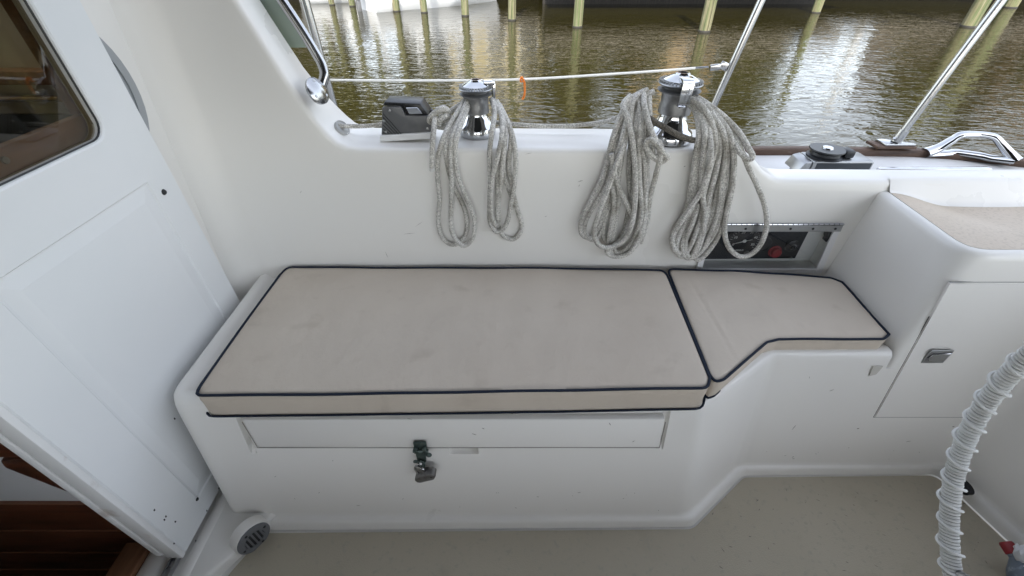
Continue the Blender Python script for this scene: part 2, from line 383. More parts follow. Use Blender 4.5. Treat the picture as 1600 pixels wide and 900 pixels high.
# --- coaming
def yf(z): return 1.10 + (z - .43) * .1163 if z < .86 else 1.15 + (z - .86) * .10
OUT = [(-.90, 1.56), (-.80, 1.505), (-.70, 1.345), (-.636, 1.199), (-.600, 1.11), (-.570, 1.037), (-.540, .972), (-.516, .928), (-.497, .897), (-.478, .877), (-.455, .8655), (-.42, .861),
       (-.3, .860), (-.1, .860), (.1, .859), (.3, .858), (.50, .857), (.600, .855), (.632, .853), (.655, .846), (.680, .829), (.715, .799), (.740, .783), (.765, .7745), (.80, .772), (.9, .771), (.99, .771), (1.04, .770), (1.12, .770), (1.4, .770), (1.8, .770), (2.4, .770)]
HX0, HX1, HZ0, HZ1 = .600, .990, .480, .634           # engine panel opening
pts = [Vector(p) for p in OUT]
for x in (HX0, HX1, -.865, -.845):                    # columns on the opening's edges and for the left fillet
    for i in range(len(pts) - 1):
        if pts[i].x < x - 1e-5 and pts[i + 1].x > x + 1e-5:
            t = (x - pts[i].x) / (pts[i + 1].x - pts[i].x); pts.insert(i + 1, pts[i].lerp(pts[i + 1], t)); break
def yfx(x, z):
    y = yf(z); d = -.79 - x
    if d > 0:
        r = .095; d = min(d, r * .98); y -= r - math.sqrt(r * r - d * d)
    return y
def yback(z): return 1.235 + max(0, min(1, (z - .775) / .07)) * .10 - max(0, min(1, (z - .89) / .12)) * .04
cols = []
RC = .016
for i, p in enumerate(pts):
    a = pts[max(i - 1, 0)]; c = pts[min(i + 1, len(pts) - 1)]; t = (c - a).normalized(); nin = Vector((t.y, -t.x))
    if nin.y > 0: nin = -nin
    col = []
    pin = p + nin * RC
    for z in (.38, .43, HZ0, .52, .58, HZ1, .68, .72): col.append(Vector((p.x, yfx(p.x, z), z)))
    if pin.y > .78:
        for k in (1, 2, 3): zz = .72 + (pin.y - .72) * k / 4; f = k / 4; xx = p.x + (pin.x - p.x) * f; col.append(Vector((xx, yfx(xx, zz), zz)))
    else:
        for k in (1, 2, 3): zz = .72 + (pin.y - .72) * k / 4; col.append(Vector((p.x, yfx(p.x, zz), zz)))
    yF = yfx(p.x, p.y); yB = yback(p.y)
    for k in range(6):
        q = math.pi / 2 * k / 5
        col.append(Vector((pin.x - nin.x * RC * math.sin(q), yF + RC * (1 - math.cos(q)), pin.y - nin.y * RC * math.sin(q))))
    for k in range(5):
        q = math.pi / 2 * k / 4
        col.append(Vector((pin.x - nin.x * RC * math.cos(q), yB - RC + RC * math.sin(q), pin.y - nin.y * RC * math.cos(q))))
    col.append(Vector((p.x, yB + .02, .60))); col.append(Vector((p.x, yB + .03, .40)))
    cols.append(col)
cb = MB(); V = [[cb.bm.verts.new(q) for q in c] for c in cols]
for i in range(len(V) - 1):
    for j in range(len(V[0]) - 1):
        zc = (cols[i][j].z + cols[i][j + 1].z) / 2
        if j < 8 and HX0 - 1e-3 < (cols[i][j].x + cols[i + 1][j].x) / 2 < HX1 + 1e-3 and HZ0 < zc < HZ1: continue
        cb.bm.faces.new((V[i][j], V[i + 1][j], V[i + 1][j + 1], V[i][j + 1]))
obj('coaming', cb, GEL, mould, 70)
# recess behind the opening
rb_ = MB(); D = .075
fr = [Vector((x, yfx(x, z), z)) for x, z in ((HX0, HZ0), (HX1, HZ0), (HX1, HZ1), (HX0, HZ1))]
bk = [Vector((p.x, 1.1585, p.z)) for p in fr]
rb_.grid([fr, bk], True); rb_.face(bk)
obj('panel_recess', rb_, mat('recess_gelcoat', (.74, .73, .69), .4, noise=[(6, (.69, .675, .63), .45, .7)]), mould, recalc=False)

# --- helm seat: side face, locker front, right-hand face and top
RIMZ = .742
def hy(z): return .684 + .182 * (z - .04)
def front(z):                                           # the whole right-hand face: flat from the sole to the rim
    a = max(0, min(1, (z - SEATZ) / (RIMZ - SEATZ)))
    return fillet([Vector(p) for p in ((1.002, hy(z)), (1.352 + .12 * (z - .04), hy(z)), (1.742 + .1 * (z - .04), -.8))], [0, .05, 0], 8)
def helm_ring(z):
    t = max(0, min(1, (z - SEATZ) / (RIMZ - SEATZ))); fr_ = front(z)
    A = fillet([Vector(p) for p in ((1.012 + .056 * t, 1.16), (1.004 + .046 * t, hy(z)), (1.30, hy(z)))], [0, .022 + .062 * t * t, 0], 10)
    return A[:-1] + [Vector((1.2, hy(z))), Vector((1.28, hy(z)))] + fr_[1:]
h = MB(); rows = []
for z in (SEATZ - .012, SEATZ + .03, .50, .58, .64, .68, .708, .722): rows.append([Vector((p.x, p.y, z)) for p in helm_ring(z)])
for ins, z in ((.002, .730), (.006, .737), (.013, .741), (.024, RIMZ)):
    rows.append([Vector((p.x, p.y, z)) for p in offs(helm_ring(.722), ins)])
rim_in = rows[-1]
h.grid(rows)
rows = []
def lower(z): f = front(z); return [f[0], Vector((1.03, f[0].y)), Vector((1.2, f[0].y)), Vector((1.28, f[0].y))] + f[1:]
for z in (SEATZ - .012, .36, .24, .12, .055, .04): rows.append([Vector((p.x, p.y, z)) for p in lower(z)])
L0 = lower(.04); LF = fillet([Vector(p) for p in ((1.002, .668), (1.331, .671), (1.716, -.8))], [0, .04, 0], 8); LF = [LF[0], Vector((1.03, LF[0].y)), Vector((1.2, LF[0].y)), Vector((1.28, LF[0].y))] + LF[1:]
for t, z in ((.20, .0378), (.52, .0345), (.70, .028), (.84, .017), (.94, .009), (1, .0066)):
    rows.append([Vector((p.x, p.y, z)) for p in lerp_poly(L0, LF, t)])
h.grid(rows); bmesh.ops.remove_doubles(h.bm, verts=h.bm.verts, dist=.0008)
obj('helm_seat', h, GEL, mould, 60)
# dished non-skid seat pan, and the riser behind it
def sst(t): t = max(0, min(1, t)); return t * t * (3 - 2 * t)
rim_run = [p for p in rim_in if p.y > .5]
k_ = next(i for i, p in enumerate(rim_run) if p.x > 1.27)
rimA = rim_run[:k_] + [Vector((1.34, rim_run[k_ - 1].y, RIMZ)), Vector((2.3, rim_run[k_ - 1].y, RIMZ))]
def samp(pl, t):
    L = [0]
    for a, c in zip(pl[:-1], pl[1:]): L.append(L[-1] + (c - a).length)
    d = t * L[-1]
    for i in range(len(pl) - 1):
        if d <= L[i + 1] + 1e-9: return pl[i].lerp(pl[i + 1], (d - L[i]) / max(1e-9, L[i + 1] - L[i]))
def backp(t):
    x = 1.088 + (2.3 - 1.088) * t ** 1.3; s_ = (x - 1.088) / .6
    return Vector((x, 1.128 + .004 * sst(s_ / .2) - .018 * math.sin(math.pi * min(1, s_)), RIMZ - .036 * sst(s_ / .30)))
rimA = [p for p in rimA if p.y < 1.128]; nu, nv = 80, 16; rows = []
for j in range(nv + 1):
    v_ = j / nv; row = []
    for i in range(nu + 1):
        a = samp(rimA, i / nu); c = backp(i / nu); z = a.z + (c.z - a.z) * sst(v_ * 1.05)
        q = a.lerp(c, v_); row.append(Vector((q.x, q.y, z + .0006)))
    rows.append(row)
b = MB(); b.grid(rows); obj('nonskid_pad', b, PAN, mould, 60)
b = MB(); rows = [[] for _ in range(6)]
for i in range(nu + 1):
    c = backp(i / nu); up_ = .7735
    for k, (f, zf) in enumerate(((-.25, 0), (-.05, .03), (.12, .18), (.7, .84), (.9, .97), (1.25, 1.0))):
        rows[k].append(Vector((c.x, c.y + (1.153 - c.y) * f, c.z + (up_ - c.z) * zf + .001)))
b.grid(rows); obj('seat_riser', b, GEL, mould, 60)
b = MB(); b.face([Vector((1.33, rimA[-1].y, RIMZ))] + [Vector((p.x, p.y, RIMZ)) for p in rim_in if p.x > 1.33] + [Vector((2.4, -.8, RIMZ)), Vector((2.4, rimA[-1].y, RIMZ))]); obj('helm_deck', b, PAN, mould)
# locker door in the helm seat front: hairline gap and flush panel
b = MB()
dz0, dz1, dx0, dx1 = .240, .668, 1.046, 1.345
pl = []
for z in (dz0, .30, .36, .43, .50, .58, dz1): pl.append([Vector((x, hy(z) - .0022, z)) for x in (dx0, 1.15, 1.28, dx1)])
b.grid(pl)
fr = bmesh.ops.extrude_face_region(b.bm, geom=b.bm.faces[:]); bmesh.ops.translate(b.bm, vec=(0, .006, 0), verts=[v for v in fr['geom'] if isinstance(v, bmesh.types.BMVert)])
door2 = obj('locker_door', b, GEL, mould, 40)
b = MB()
for a_, c_ in (((dx0 - .003, dz0 - .003), (dx0 - .003, .575)), ((dx0 - .003, dz0 - .003), (dx1, dz0 - .003)), ((dx0, dz1 + .003), (dx1, dz1 + .003))):
    ptz = [(a_[0] + (c_[0] - a_[0]) * k / 8, a_[1] + (c_[1] - a_[1]) * k / 8) for k in range(9)]
    b.tube([(x, hy(z) + .0006, z) for x, z in ptz], .0011, 6)
obj('door_gap_line', b, mat('grey_gap_line', (.07, .068, .065), .7), door2)  # door gap's shade drawn as thin dark grey tubes
zc = .458; b = MB(); b.box((1.115, hy(zc) - .006, zc), (.058, .004, .048), bevel=.0015); lt = obj('latch', b, DULLSTEEL, door2)
b = MB(); b.prism([Vector((1.095, hy(zc) - .0075, zc + .012)), Vector((1.140, hy(zc) - .0075, zc + .016)), Vector((1.136, hy(zc) - .0075, zc - .014)), Vector((1.098, hy(zc) - .0075, zc - .014)), Vector((1.090, hy(zc) - .0075, zc))], None, Vector((0, -.003, 0)), .001, 1)
obj('paddle', b, STEEL, lt)
b = MB(); b.tube([(1.089, hy(zc) - .0075, zc - .002), (1.094, hy(zc) - .0075, zc + .013), (1.141, hy(zc) - .0075, zc + .018)], .0016, 6); obj('finger_slot', b, BLACKP, lt)
# seat-drain notch under the small cushion, drawn as a darker gelcoat lip
b = MB(); b.prism([Vector((.962, .752, .424)), Vector((.990, .752, .424)), Vector((.984, hy(.395), .395)), Vector((.966, hy(.388), .388))], None, Vector((0, -.003, 0)), .0015, 1)
obj('drip_lip', b, mat('darker_gelcoat', (.52, .50, .45), .5), mould)

# --- cockpit floor
b = MB()
fl = fillet([Vector(p) for p in ((-.775, -.8), (-.752, .40), (-.700, .5035), (.513, .514), (.722, .665), (1.331, .671), (1.716, -.8))], [0, .03, .03, .05, .05, .04, 0], 6)
b.face([Vector((p.x, p.y, .0052)) for p in offs([Vector((p.x, p.y)) for p in fl], -.005)])
struct(obj('cockpit_floor', b, SOLE))
b = MB(); b.face([(-1.0, -.9, .003), (1.9, -.9, .003), (1.9, .9, .003), (-1.0, .9, .003)]); struct(obj('floor_margin', b, GEL))
# scuffs and flecks of dirt lying on the floor
b = MB()
for k in range(46):
    u = random.uniform(1100, 1590); v = random.uniform(765, 900); p = atz(u, v, .0075); a = random.uniform(0, 3.1); l_ = random.uniform(.0015, .007); w_ = random.uniform(.0005, .0014)
    dx, dy = math.cos(a) * l_, math.sin(a) * l_; ex, ey = -math.sin(a) * w_, math.cos(a) * w_
    if abs(p.x - 1.4) < .14 and p.y < .66 and p.x > 1.38: continue
    b.face([p + Vector((-dx, -dy, 0)), p + Vector((ex, ey, 0)), p + Vector((dx, dy, 0)), p + Vector((-ex, -ey, 0))])
struct(obj('floor_scuffs', b, mat('dark_scuff', (.17, .16, .145), .7)), 'stuff')

b = MB(); rs = random.Random(5)
def mark(u, v, yfun, L, w_, ang):
    y = .6
    for _ in range(8): y = yfun(aty(u, v, y).z)
    p = aty(u, v, y - .0011); d = Vector((math.cos(ang), 0, math.sin(ang))); e = Vector((-d.z, 0, d.x))
    p.y = yfun(p.z) - .0011; c = [p - d * L, p + e * w_, p + d * L * .9, p - e * w_ * .7]
    for q in c: q.y = yfun(q.z) - .0011
    b.prism(c, None, Vector((0, .0006, 0)))
for u, v, L, w_, a in ((755, 670, .004, .001, -.5), (741, 679, .006, .0008, -.4), (800, 647, .003, .0008, 0), (953, 663, .006, .0012, -1), (430, 745, .004, .0006, .6), (905, 770, .005, .0007, .2), (560, 790, .006, .0006, .1), (640, 655, .006, .0006, -.3), (990, 690, .004, .0006, .8), (520, 720, .003, .0008, 1)):
    mark(u, v, lambda z: facey(z) - (.006 if z > .33 else 0), L, w_, a)
for k in range(14): mark(rs.uniform(420, 1040), rs.uniform(770, 802), facey, rs.uniform(.0012, .004), rs.uniform(.0004, .0009), rs.uniform(0, 3))
for k in range(9): mark(rs.uniform(1190, 1440), rs.uniform(690, 722), hy, rs.uniform(.0012, .004), rs.uniform(.0004, .0009), rs.uniform(0, 3))
for u, v, L, w_, a in ((1341, 670, .004, .0022, .2), (1241, 668, .010, .0008, 1.3), (1490, 667, .004, .0018, .1), (1300, 610, .006, .0006, .5), (1240, 717, .005, .0008, 0), (1420, 690, .007, .0006, .3), (1265, 590, .004, .0006, 2)): mark(u, v, hy, L, w_, a)
for u, v, L, w_, a in ((826, 240, .010, .0006, .2), (907, 283, .008, .0010, .3), (905, 290, .004, .0008, 1.2), (640, 365, .018, .0005, .1), (655, 350, .016, .0004, .6), (604, 398, .012, .0006, 1.8), (853, 338, .004, .0006, .3), (470, 300, .006, .0005, .9), (1070, 260, .003, .0012, .5)): mark(u, v, lambda z: yf(min(z, .85)), L, w_, a)
obj('scuff_mark', b, mat('grey_scuff', (.27, .25, .22), .7), mould)['kind'] = 'stuff'
# --- threshold ledge with the door track
led = thing('door_sill', 'white sill with a grey metal slide track beneath the cabin door', 'sill', (-.88, .2, 0))
b = MB(); prof = [(-.955, -.5), (-.955, .052), (-.950, .056), (-.905, .056), (-.895, .050), (-.850, .050), (-.842, .054), (-.826, .054), (-.816, .050), (-.808, .040), (-.778, .014), (-.766, .008), (-.752, .0065)]
b.grid([[Vector((x, y, z)) for x, z in prof] for y in (-.8, .40, .52, .66, 1.05)]); obj('sill', b, GEL, led, 50)
b = MB(); b.box((-.874, .13, .055), (.022, .98, .008), bevel=.002); b.box((-.866, .13, .060), (.005, .98, .012), bevel=.001); b.box((-.882, .13, .060), (.004, .98, .010), bevel=.001); tr = obj('track', b, DULLSTEEL, led)
b = MB(); b.tube([(-.874 + .008 * math.cos(k * .6), .385 + .012 * math.sin(k * .6), .063) for k in range(10)], .0015, 6); obj('track_clip', b, STEEL, tr)

# --- cabin bulkhead behind the door, with an oval portlight
bulk = thing('cabin_bulkhead', 'white cabin bulkhead wall between the sliding door and the coaming', 'wall', (-.90, 1.1, 0))
b = MB(); b.box((-.900, 1.062, .75), (.028, .265, 1.62), bevel=.004); obj('panel', b, GEL, bulk)
b = MB(); n = 40; oc = Vector((-.8845, .930, 1.045)); rows = []
for rr, xx in ((1.0, 0), (1.0, .004), (.86, .004), (.86, -.0)):
    rows.append([oc + Vector((xx, rr * .144 * math.cos(2 * math.pi * k / n), rr * .162 * math.sin(2 * math.pi * k / n))) for k in range(n)])
rows = [[Vector((p.x, max(p.y, .9315), p.z)) for p in r_] for r_ in rows]; b.grid(rows, True); b.face(rows[-1]); pt = obj('portlight', b, mat('grey_portlight', (.32, .335, .345), .35), bulk)

# --- cabin door: panel with a window opening and a moulded recess
door = thing('cabin_door', 'white cabin door with a tinted window and a moulded recessed panel', 'door', (-.85, .72, .06))
DX = -.85; DY0, DY1, DZ0, DZ1 = .432, 1.006, .068, 1.62
WY0, WY1, WZ0, WZ1 = .47, .900, .985, 1.50
def rrect(y0, y1, z0, z1, r, n=5):
    o_ = []
    for cy, cz, a0 in ((y1 - r, z0 + r, -90), (y1 - r, z1 - r, 0), (y0 + r, z1 - r, 90), (y0 + r, z0 + r, 180)):
        for k in range(n + 1): a = R(a0 + 90 * k / n); o_.append((cy + r * math.cos(a), cz + r * math.sin(a)))
    return o_
b = MB(); bm = b.bm
hole = rrect(WY0, WY1, WZ0, WZ1, .035, 6)
outer = [(DY1, DZ0), (DY1, DZ1), (DY0, DZ1), (DY0, DZ0)]
n = len(hole); q = n // 4
rows = []
def frame_faces(hl, x):
    vo = [bm.verts.new((x, y, z)) for y, z in ((DY1, WZ0 - .02), (DY1, DZ1), (DY0, DZ1), (DY0, WZ0 - .02))]
    vh = [bm.verts.new((x, y, z)) for y, z in hl]
    for c in range(4):
        s0 = c * q
        for k in range(q - 1): bm.faces.new((vo[c], vh[s0 + k + 1], vh[s0 + k]))
        bm.faces.new((vo[c], vo[(c + 1) % 4], vh[(s0 + q) % n], vh[s0 + q - 1]))
    return vh
out_h = rrect(WY0 - .006, WY1 + .006, WZ0 - .006, WZ1 + .006, .041, 6)
frame_faces(out_h, DX)
b.grid([[(DX, y, z) for y, z in out_h], [(DX - .002, y, z) for y, z in rrect(WY0 - .002, WY1 + .002, WZ0 - .002, WZ1 + .002, .037, 6)], [(DX - .006, y, z) for y, z in hole], [(DX - .03, y, z) for y, z in hole]], True)
# lower part with recess
ry0, ry1, rz0, rz1 = .535, .927, .130, .868
levels = [(DY0, DY1, DZ0, WZ0 - .02, 0), (ry0, ry1, rz0, rz1, 0), (ry0 + .003, ry1 - .003, rz0 + .003, rz1 - .003, -.0036), (ry0 + .008, ry1 - .008, rz0 + .008, rz1 - .008, -.0038), (ry0 + .036, ry1 - .036, rz0 + .036, rz1 - .036, -.0005)]
rows = []
for y0, y1, z0, z1, dx in levels: rows.append([(DX + dx, y, z) for y, z in ((y0, z0), (y1, z0), (y1, z1), (y0, z1))])
vr = b.grid(rows, True); bm.faces.new(vr[-1])
# edges: inboard edge has two layers
b.grid([[(DX, DY0, DZ1), (DX, DY0, DZ0)], [(DX - .003, DY0 - .003, DZ1), (DX - .003, DY0 - .003, DZ0 - .002)], [(DX - .028, DY0 - .003, DZ1), (DX - .028, DY0 - .003, DZ0)]])
b.grid([[(DX, DY0, DZ0), (DX, DY1, DZ0)], [(DX - .028, DY0, DZ0), (DX - .028, DY1, DZ0)]])
b.grid([[(DX, DY1, DZ0), (DX, DY1, DZ1)], [(DX - .028, DY1, DZ0), (DX - .028, DY1, DZ1)]])
obj('door_panel', b, DOORW, door, 4, recalc=True)
b = MB(); b.box((DX - .020, DY0 - .010, (DZ0 + DZ1) / 2 - .004), (.040, .014, DZ1 - DZ0), bevel=.003); obj('edge_trim', b, EDGEW, door)
b = MB(); b.box((DX - .050, DY0 - .010, (DZ0 + DZ1) / 2), (.018, .018, DZ1 - DZ0 - .03), bevel=.003); obj('edge_strip', b, EDGEW, door)
wf = MB(); fx = DX - .036
for (y0, y1, z0, z1) in ((WY0 - .02, WY1 + .02, WZ0 - .045, WZ0 + .040), (WY1 + .004, WY1 + .022, WZ0 + .041, WZ1 + .03), (WY0 - .03, WY0 + .005, WZ0 + .041, WZ1 + .03)):
    wf.box((fx - .012, (y0 + y1) / 2, (z0 + z1) / 2), (.020, y1 - y0, z1 - z0), bevel=.003)
win = obj('window_frame', wf, TEAKF, door)
b = MB(); b.tube([(DX - .007, y, z) for y, z in hole], .0022, 8, closed=True); obj('window_gap_line', b, BLACKP, win)  # black tube in place of the shaded gap round the window
b = MB(); b.box((DX - .018, (WY0 + WY1) / 2, (WZ0 + WZ1) / 2), (.004, WY1 - WY0 - .004, WZ1 - WZ0 - .004)); obj('pane', b, SMOKE, win)
b = MB(); b.lathe([(0, .003), (.006, .003), (.007, .0)], (DX - .038, .72, WZ0 + .020), (1, 0, 0), 12); obj('frame_screw', b, DULLSTEEL, win)
b = MB(); b.lathe([(0, .004), (.005, .0035), (.0075, 0)], (DX, .955, .828), (1, 0, 0), 16); obj('screw', b, BLACKP, door)
b = MB(); b.lathe([(0, .002), (.004, .002), (.005, 0)], atx(308, 780, DX), (1, 0, 0), 12); obj('screw', b, BLACKP, door)
b = MB()
for u, v in ((342, 763), (323, 798), (274, 815), (259, 807), (241, 797), (306, 845), (272, 849), (273, 654), (257, 812)):
    p = atx(u, v, DX + .0006); a = random.uniform(0, 3); b.prism([p + Vector((0, .0028 * math.cos(a + k) * (1 if k % 2 else .6), .004 * math.sin(a + k))) for k in (0, 1.3, 2.8, 4.4)], None, Vector((.0004, 0, 0)))
obj('paint_chips', b, BLACKP, door)

# --- inside the cabin: companionway side wall with teak planks, white panel, galley seen through the window
cabin = thing('cabin_interior', 'dark teak cabin interior seen past the door edge', 'cabin', (-1.3, .47, 0))
wy = .47
b = MB()
zs = [-.9, -.75, -.60, -.46, -.32, -.19, -.055, .095, .249]
for z0, z1 in zip(zs[:-1], zs[1:]): b.box((-1.75, wy + .01, (z0 + z1) / 2), (1.66, .02, z1 - z0 - .004), bevel=.003)
tk = obj('teak_planking', b, TEAK, cabin)
b = MB()
for z in zs[1:]: b.box((-1.75, wy + .008, z), (1.66, .018, .006))
obj('plank_seam', b, SEAM, tk)
b = MB(); b.box((-1.75, wy + .016, .380), (1.66, .02, .26)); obj('white_panel', b, mat('white_cabin_panel', (.62, .62, .62), .5), cabin)
b = MB(); b.box((-1.75, wy - .004, .560), (1.66, .05, .10), bevel=.006); b.box((-.940, wy - .016, .80), (.055, .026, 1.48), bevel=.004); b.box((-.975, wy + .004, .40), (.11, .022, .035), rot=Matrix.Rotation(R(0), 3, 'Y'), bevel=.004)
obj('teak_trim', b, TEAK, cabin)
b = MB(); b.prism([Vector((-.93, wy - .03, .52)), Vector((-1.02, wy - .03, .50)), Vector((-1.03, wy - .03, .475)), Vector((-.93, wy - .03, .30))], None, Vector((0, .03, 0)), .006, 2); obj('teak_bracket', b, TEAK, cabin)
b = MB(); b.prism([Vector((-.958, -.45, .066)), Vector((-1.028, -.45, .060)), Vector((-1.028, -.45, .02)), Vector((-.958, -.45, .02))], None, Vector((0, .905, 0)), .004, 2); obj('teak_sill', b, TEAKF, cabin)
b = MB(); b.box((-1.8, 1.36, .9), (1.75, .02, 1.2)); b.box((-2.68, -.12, .4), (.02, 3.0, 2.7)); obj('liner', b, CABIN, cabin)
b = MB(); b.box((-1.8, 1.12, .60), (1.74, .46, .34), bevel=.01); b.box((-1.8, 1.343, .83), (1.74, .012, .13)); obj('galley_counter', b, GALLEY, cabin)
b = MB(); b.box((-1.8, 1.325, 1.005), (1.74, .05, .036), bevel=.004); obj('shelf', b, TEAKF, cabin)
b = MB(); b.tube([(-2.5, 1.325, .945), (-1.33, 1.325, .945)], .009, 12); obj('brass_rail', b, mat('brass', (.75, .55, .28), .2, 1), cabin)
b = MB(); b.box((-1.85, -.35, 1.76), (1.86, 2.5, .05)); obj('cabin_roof', b, CABIN, cabin)
b = MB(); b.box((-.915, -1.05, .80), (.03, 1.40, 1.95)); b.box((-1.85, -1.62, .60), (1.86, .03, 2.3)); obj('far_side_wall', b, GEL, cabin)
b = MB(); b.box((-1.6, .0, -.95), (2.0, 2.8, .04)); obj('cabin_sole', b, TEAK, cabin)

# --- side deck, hull, toe rail
deckpts = [(-3.0, 1.62), (.8, 1.635), (1.25, 1.63), (1.62, 1.61), (1.92, 1.51), (2.5, 1.27)]
b = MB(); edge = crom([(x, y, .655) for x, y in deckpts], 6)
b.grid([[Vector((p.x, 1.20, .656)) for p in edge], [Vector((p.x, p.y - .03, .655)) for p in edge], [Vector((p.x, p.y + .03, .650)) for p in edge], [Vector((p.x, p.y + .06, .55)) for p in edge], [Vector((p.x, p.y + .03, 0)) for p in edge], [Vector((p.x, p.y - .25, -.75)) for p in edge]])
hull = obj('boat_hull', b, mat('weathered_white_deck', (.66, .66, .65), .5, noise=[(4, (.55, .54, .52), .45, .7)]), angle=40); tag(hull, 'white side deck and hull of the sailboat behind the coaming', 'boat hull')
b = MB(); P_ = [(p.x, p.y + .010, .668) for p in edge]
rows = []
for dy, dz in ((-.020, -.016), (-.020, .006), (-.016, .010), (.014, .010), (.018, .006), (.018, -.016)): rows.append([Vector((x, y + dy, z + dz)) for x, y, z in P_])
b.grid(rows); tag(obj('toe_rail', b, TEAKW, angle=50), 'weathered brown teak toe rail along the deck edge', 'toe rail')

# --- bimini over the cockpit (keeps the cockpit in shade) and the other side of the boat
bim = thing('bimini_top', 'grey canvas bimini sunshade stretched over the cockpit', 'sunshade', (0, -.3, 1.95))
b = MB(); rows = []
for i in range(13):
    x = -1.9 + 4.3 * i / 12; rows.append([Vector((x, -1.80 + 2.66 * j / 14, 2.10 + .10 * math.sin(math.pi * j / 14) - .02 * math.cos(i * math.pi / 2))) for j in range(15)])
b.grid(rows); top_ = obj('canopy', b, CANOPY, bim); sm = top_.modifiers.new('thick', 'SOLIDIFY'); sm.thickness = .004
b = MB(); rows = [[Vector((-1.9 + 4.3 * i / 24, -1.80 + .02 * math.sin(i * 1.1), z)) for i in range(25)] for z in (1.50, 1.6, 1.75, 2.10)]
b.grid(rows); cu_ = obj('side_light_block', b, CANOPY, bim); sm = cu_.modifiers.new('thick', 'SOLIDIFY'); sm.thickness = .004  # screen added out of view to cut the light from inboard
b = MB(); b.box((.9, -1.05, .30), (3.6, 1.1, .62), bevel=.03); b.box((.9, -1.5, .60), (3.6, .25, .55), bevel=.03)
tag(obj('opposite_bench', b, GEL), 'white moulded bench on the far side of the cockpit behind the viewer', 'bench')

# ================================================================== CUSHIONS
def cushion(name, label, back, front, z0, z1, puff, nu=150, nv=40, seed=0, tuck=.006, creases=()):
    root = thing(name, label, 'cushion', ((back[0].x + back[-1].x) / 2, (back[0].y + front[0].y) / 2, z0), 'boat seat cushions')
    rnd = random.Random(seed); ph = [rnd.uniform(0, 6) for _ in range(12)]
    def along(pl, s_):
        L = [0]
        for a, c in zip(pl[:-1], pl[1:]): L.append(L[-1] + (c - a).length)
        d = s_ * L[-1]
        for i in range(len(pl) - 1):
            if d <= L[i + 1] + 1e-9: return pl[i].lerp(pl[i + 1], (d - L[i]) / (L[i + 1] - L[i]))
        return pl[-1]
    rows = []
    for j in range(nv + 1):
        t = j / nv; row = []
        for i in range(nu + 1):
            s_ = i / nu; p = along(back, s_).lerp(along(front, s_), t)
            e = (1 - abs(2 * s_ - 1) ** 14) * (1 - abs(2 * t - 1) ** 6)
            z = z1 + puff * e + .0018 * e * (math.sin(9 * p.x + ph[0]) * math.sin(13 * p.y + ph[1]) + .6 * math.sin(23 * p.x + 11 * p.y + ph[2]))
            for (ax_, ay_, bx_, by_, wd_, dp_) in creases:
                dx_, dy_ = bx_ - ax_, by_ - ay_; L2 = dx_ * dx_ + dy_ * dy_; tt = ((p.x - ax_) * dx_ + (p.y - ay_) * dy_) / L2; dd = abs((p.x - ax_) * dy_ - (p.y - ay_) * dx_) / math.sqrt(L2)
                if 0 < tt < 1: z += dp_ * math.sin(math.pi * tt) ** .5 * math.exp(-(dd / wd_) ** 2)
            row.append(Vector((p.x, p.y, z)))
        rows.append(row)
    loop = rows[0][:] + [r_[-1] for r_ in rows[1:]] + rows[-1][-2::-1] + [r_[0] for r_ in rows[-2:0:-1]]
    cen = sum(loop, Vector()) / len(loop); n = len(loop)
    wob = [.0022 * math.sin(k * .045 + ph[3]) + .0009 * math.sin(k * .17 + ph[4]) for k in range(n)]
    def rl(d, z, wz=1):
        o_ = []
        for k in range(n):
            a = loop[k - 3]; c = loop[(k + 3) % n]; t = Vector((c.x - a.x, c.y - a.y)).normalized(); nn = Vector((t.y, -t.x))
            if nn.dot(Vector((loop[k].x - cen.x, loop[k].y - cen.y))) < 0: nn = -nn
            o_.append(Vector((loop[k].x + nn.x * d, loop[k].y + nn.y * d, z + wob[k] * wz)))
        return o_
    for k in range(n): loop[k].z += wob[k] * .8
    # rewrite border of the grid with the wobble
    m_ = MB(); V = [[m_.bm.verts.new(p) for p in r_] for r_ in rows]
    for j in range(nv):
        for i in range(nu): m_.bm.faces.new((V[j][i], V[j][i + 1], V[j + 1][i + 1], V[j + 1][i]))
    m_.grid([loop, rl(.003, z1 - .008, .7), rl(.005, z1 - .02, .5), rl(.004, (z0 + z1) / 2, .4), rl(.002 - tuck * .5, z0 + .012, .3), rl(-tuck, z0 + .004, .2)], True)
    bt = rl(-tuck, z0 + .004, .2); m_.face(bt)
    bmesh.ops.remove_doubles(m_.bm, verts=m_.bm.verts, dist=1e-5)
    cv = obj('cover', m_, CANVAS, root, 65)
    b = MB(); b.tube([p + Vector((0, 0, .0012)) for p in rl(.0025, z1, .8)], .0034, 8, closed=True); obj('piping', b, NAVY, root)
    b = MB(); b.tube(rl(-tuck + .004, z0 + .0055, .25), .0028, 8, closed=True); obj('piping', b, NAVY, root)
    return root
def arcpts(pl, r, seg=6): return [Vector((p.x, p.y, 0)) for p in fillet([Vector((p[0], p[1])) for p in pl], [0] + [r] * (len(pl) - 2) + [0], seg)]
cushion('seat_cushion', 'long taupe bench cushion with navy piping, above the padlocked locker',
        arcpts([(-.716, 1.06), (-.712, 1.092), (-.30, 1.086), (.20, 1.080), (.474, 1.074), (.479, 1.05)], .025), arcpts([(-.722, .63), (-.720, .601), (-.3, .607), (.1, .613), (.452, .622), (.466, .65)], .022), SEATZ, .50, .010, seed=3, tuck=-.006, creases=((-.15, .64, .02, .70, .006, .0016), (-.1, .66, .10, .69, .008, -.0014), (.25, .66, .33, .74, .007, .0014), (-.45, .63, -.40, .72, .008, .0014), (-.3, .625, -.05, .632, .010, -.0016)))
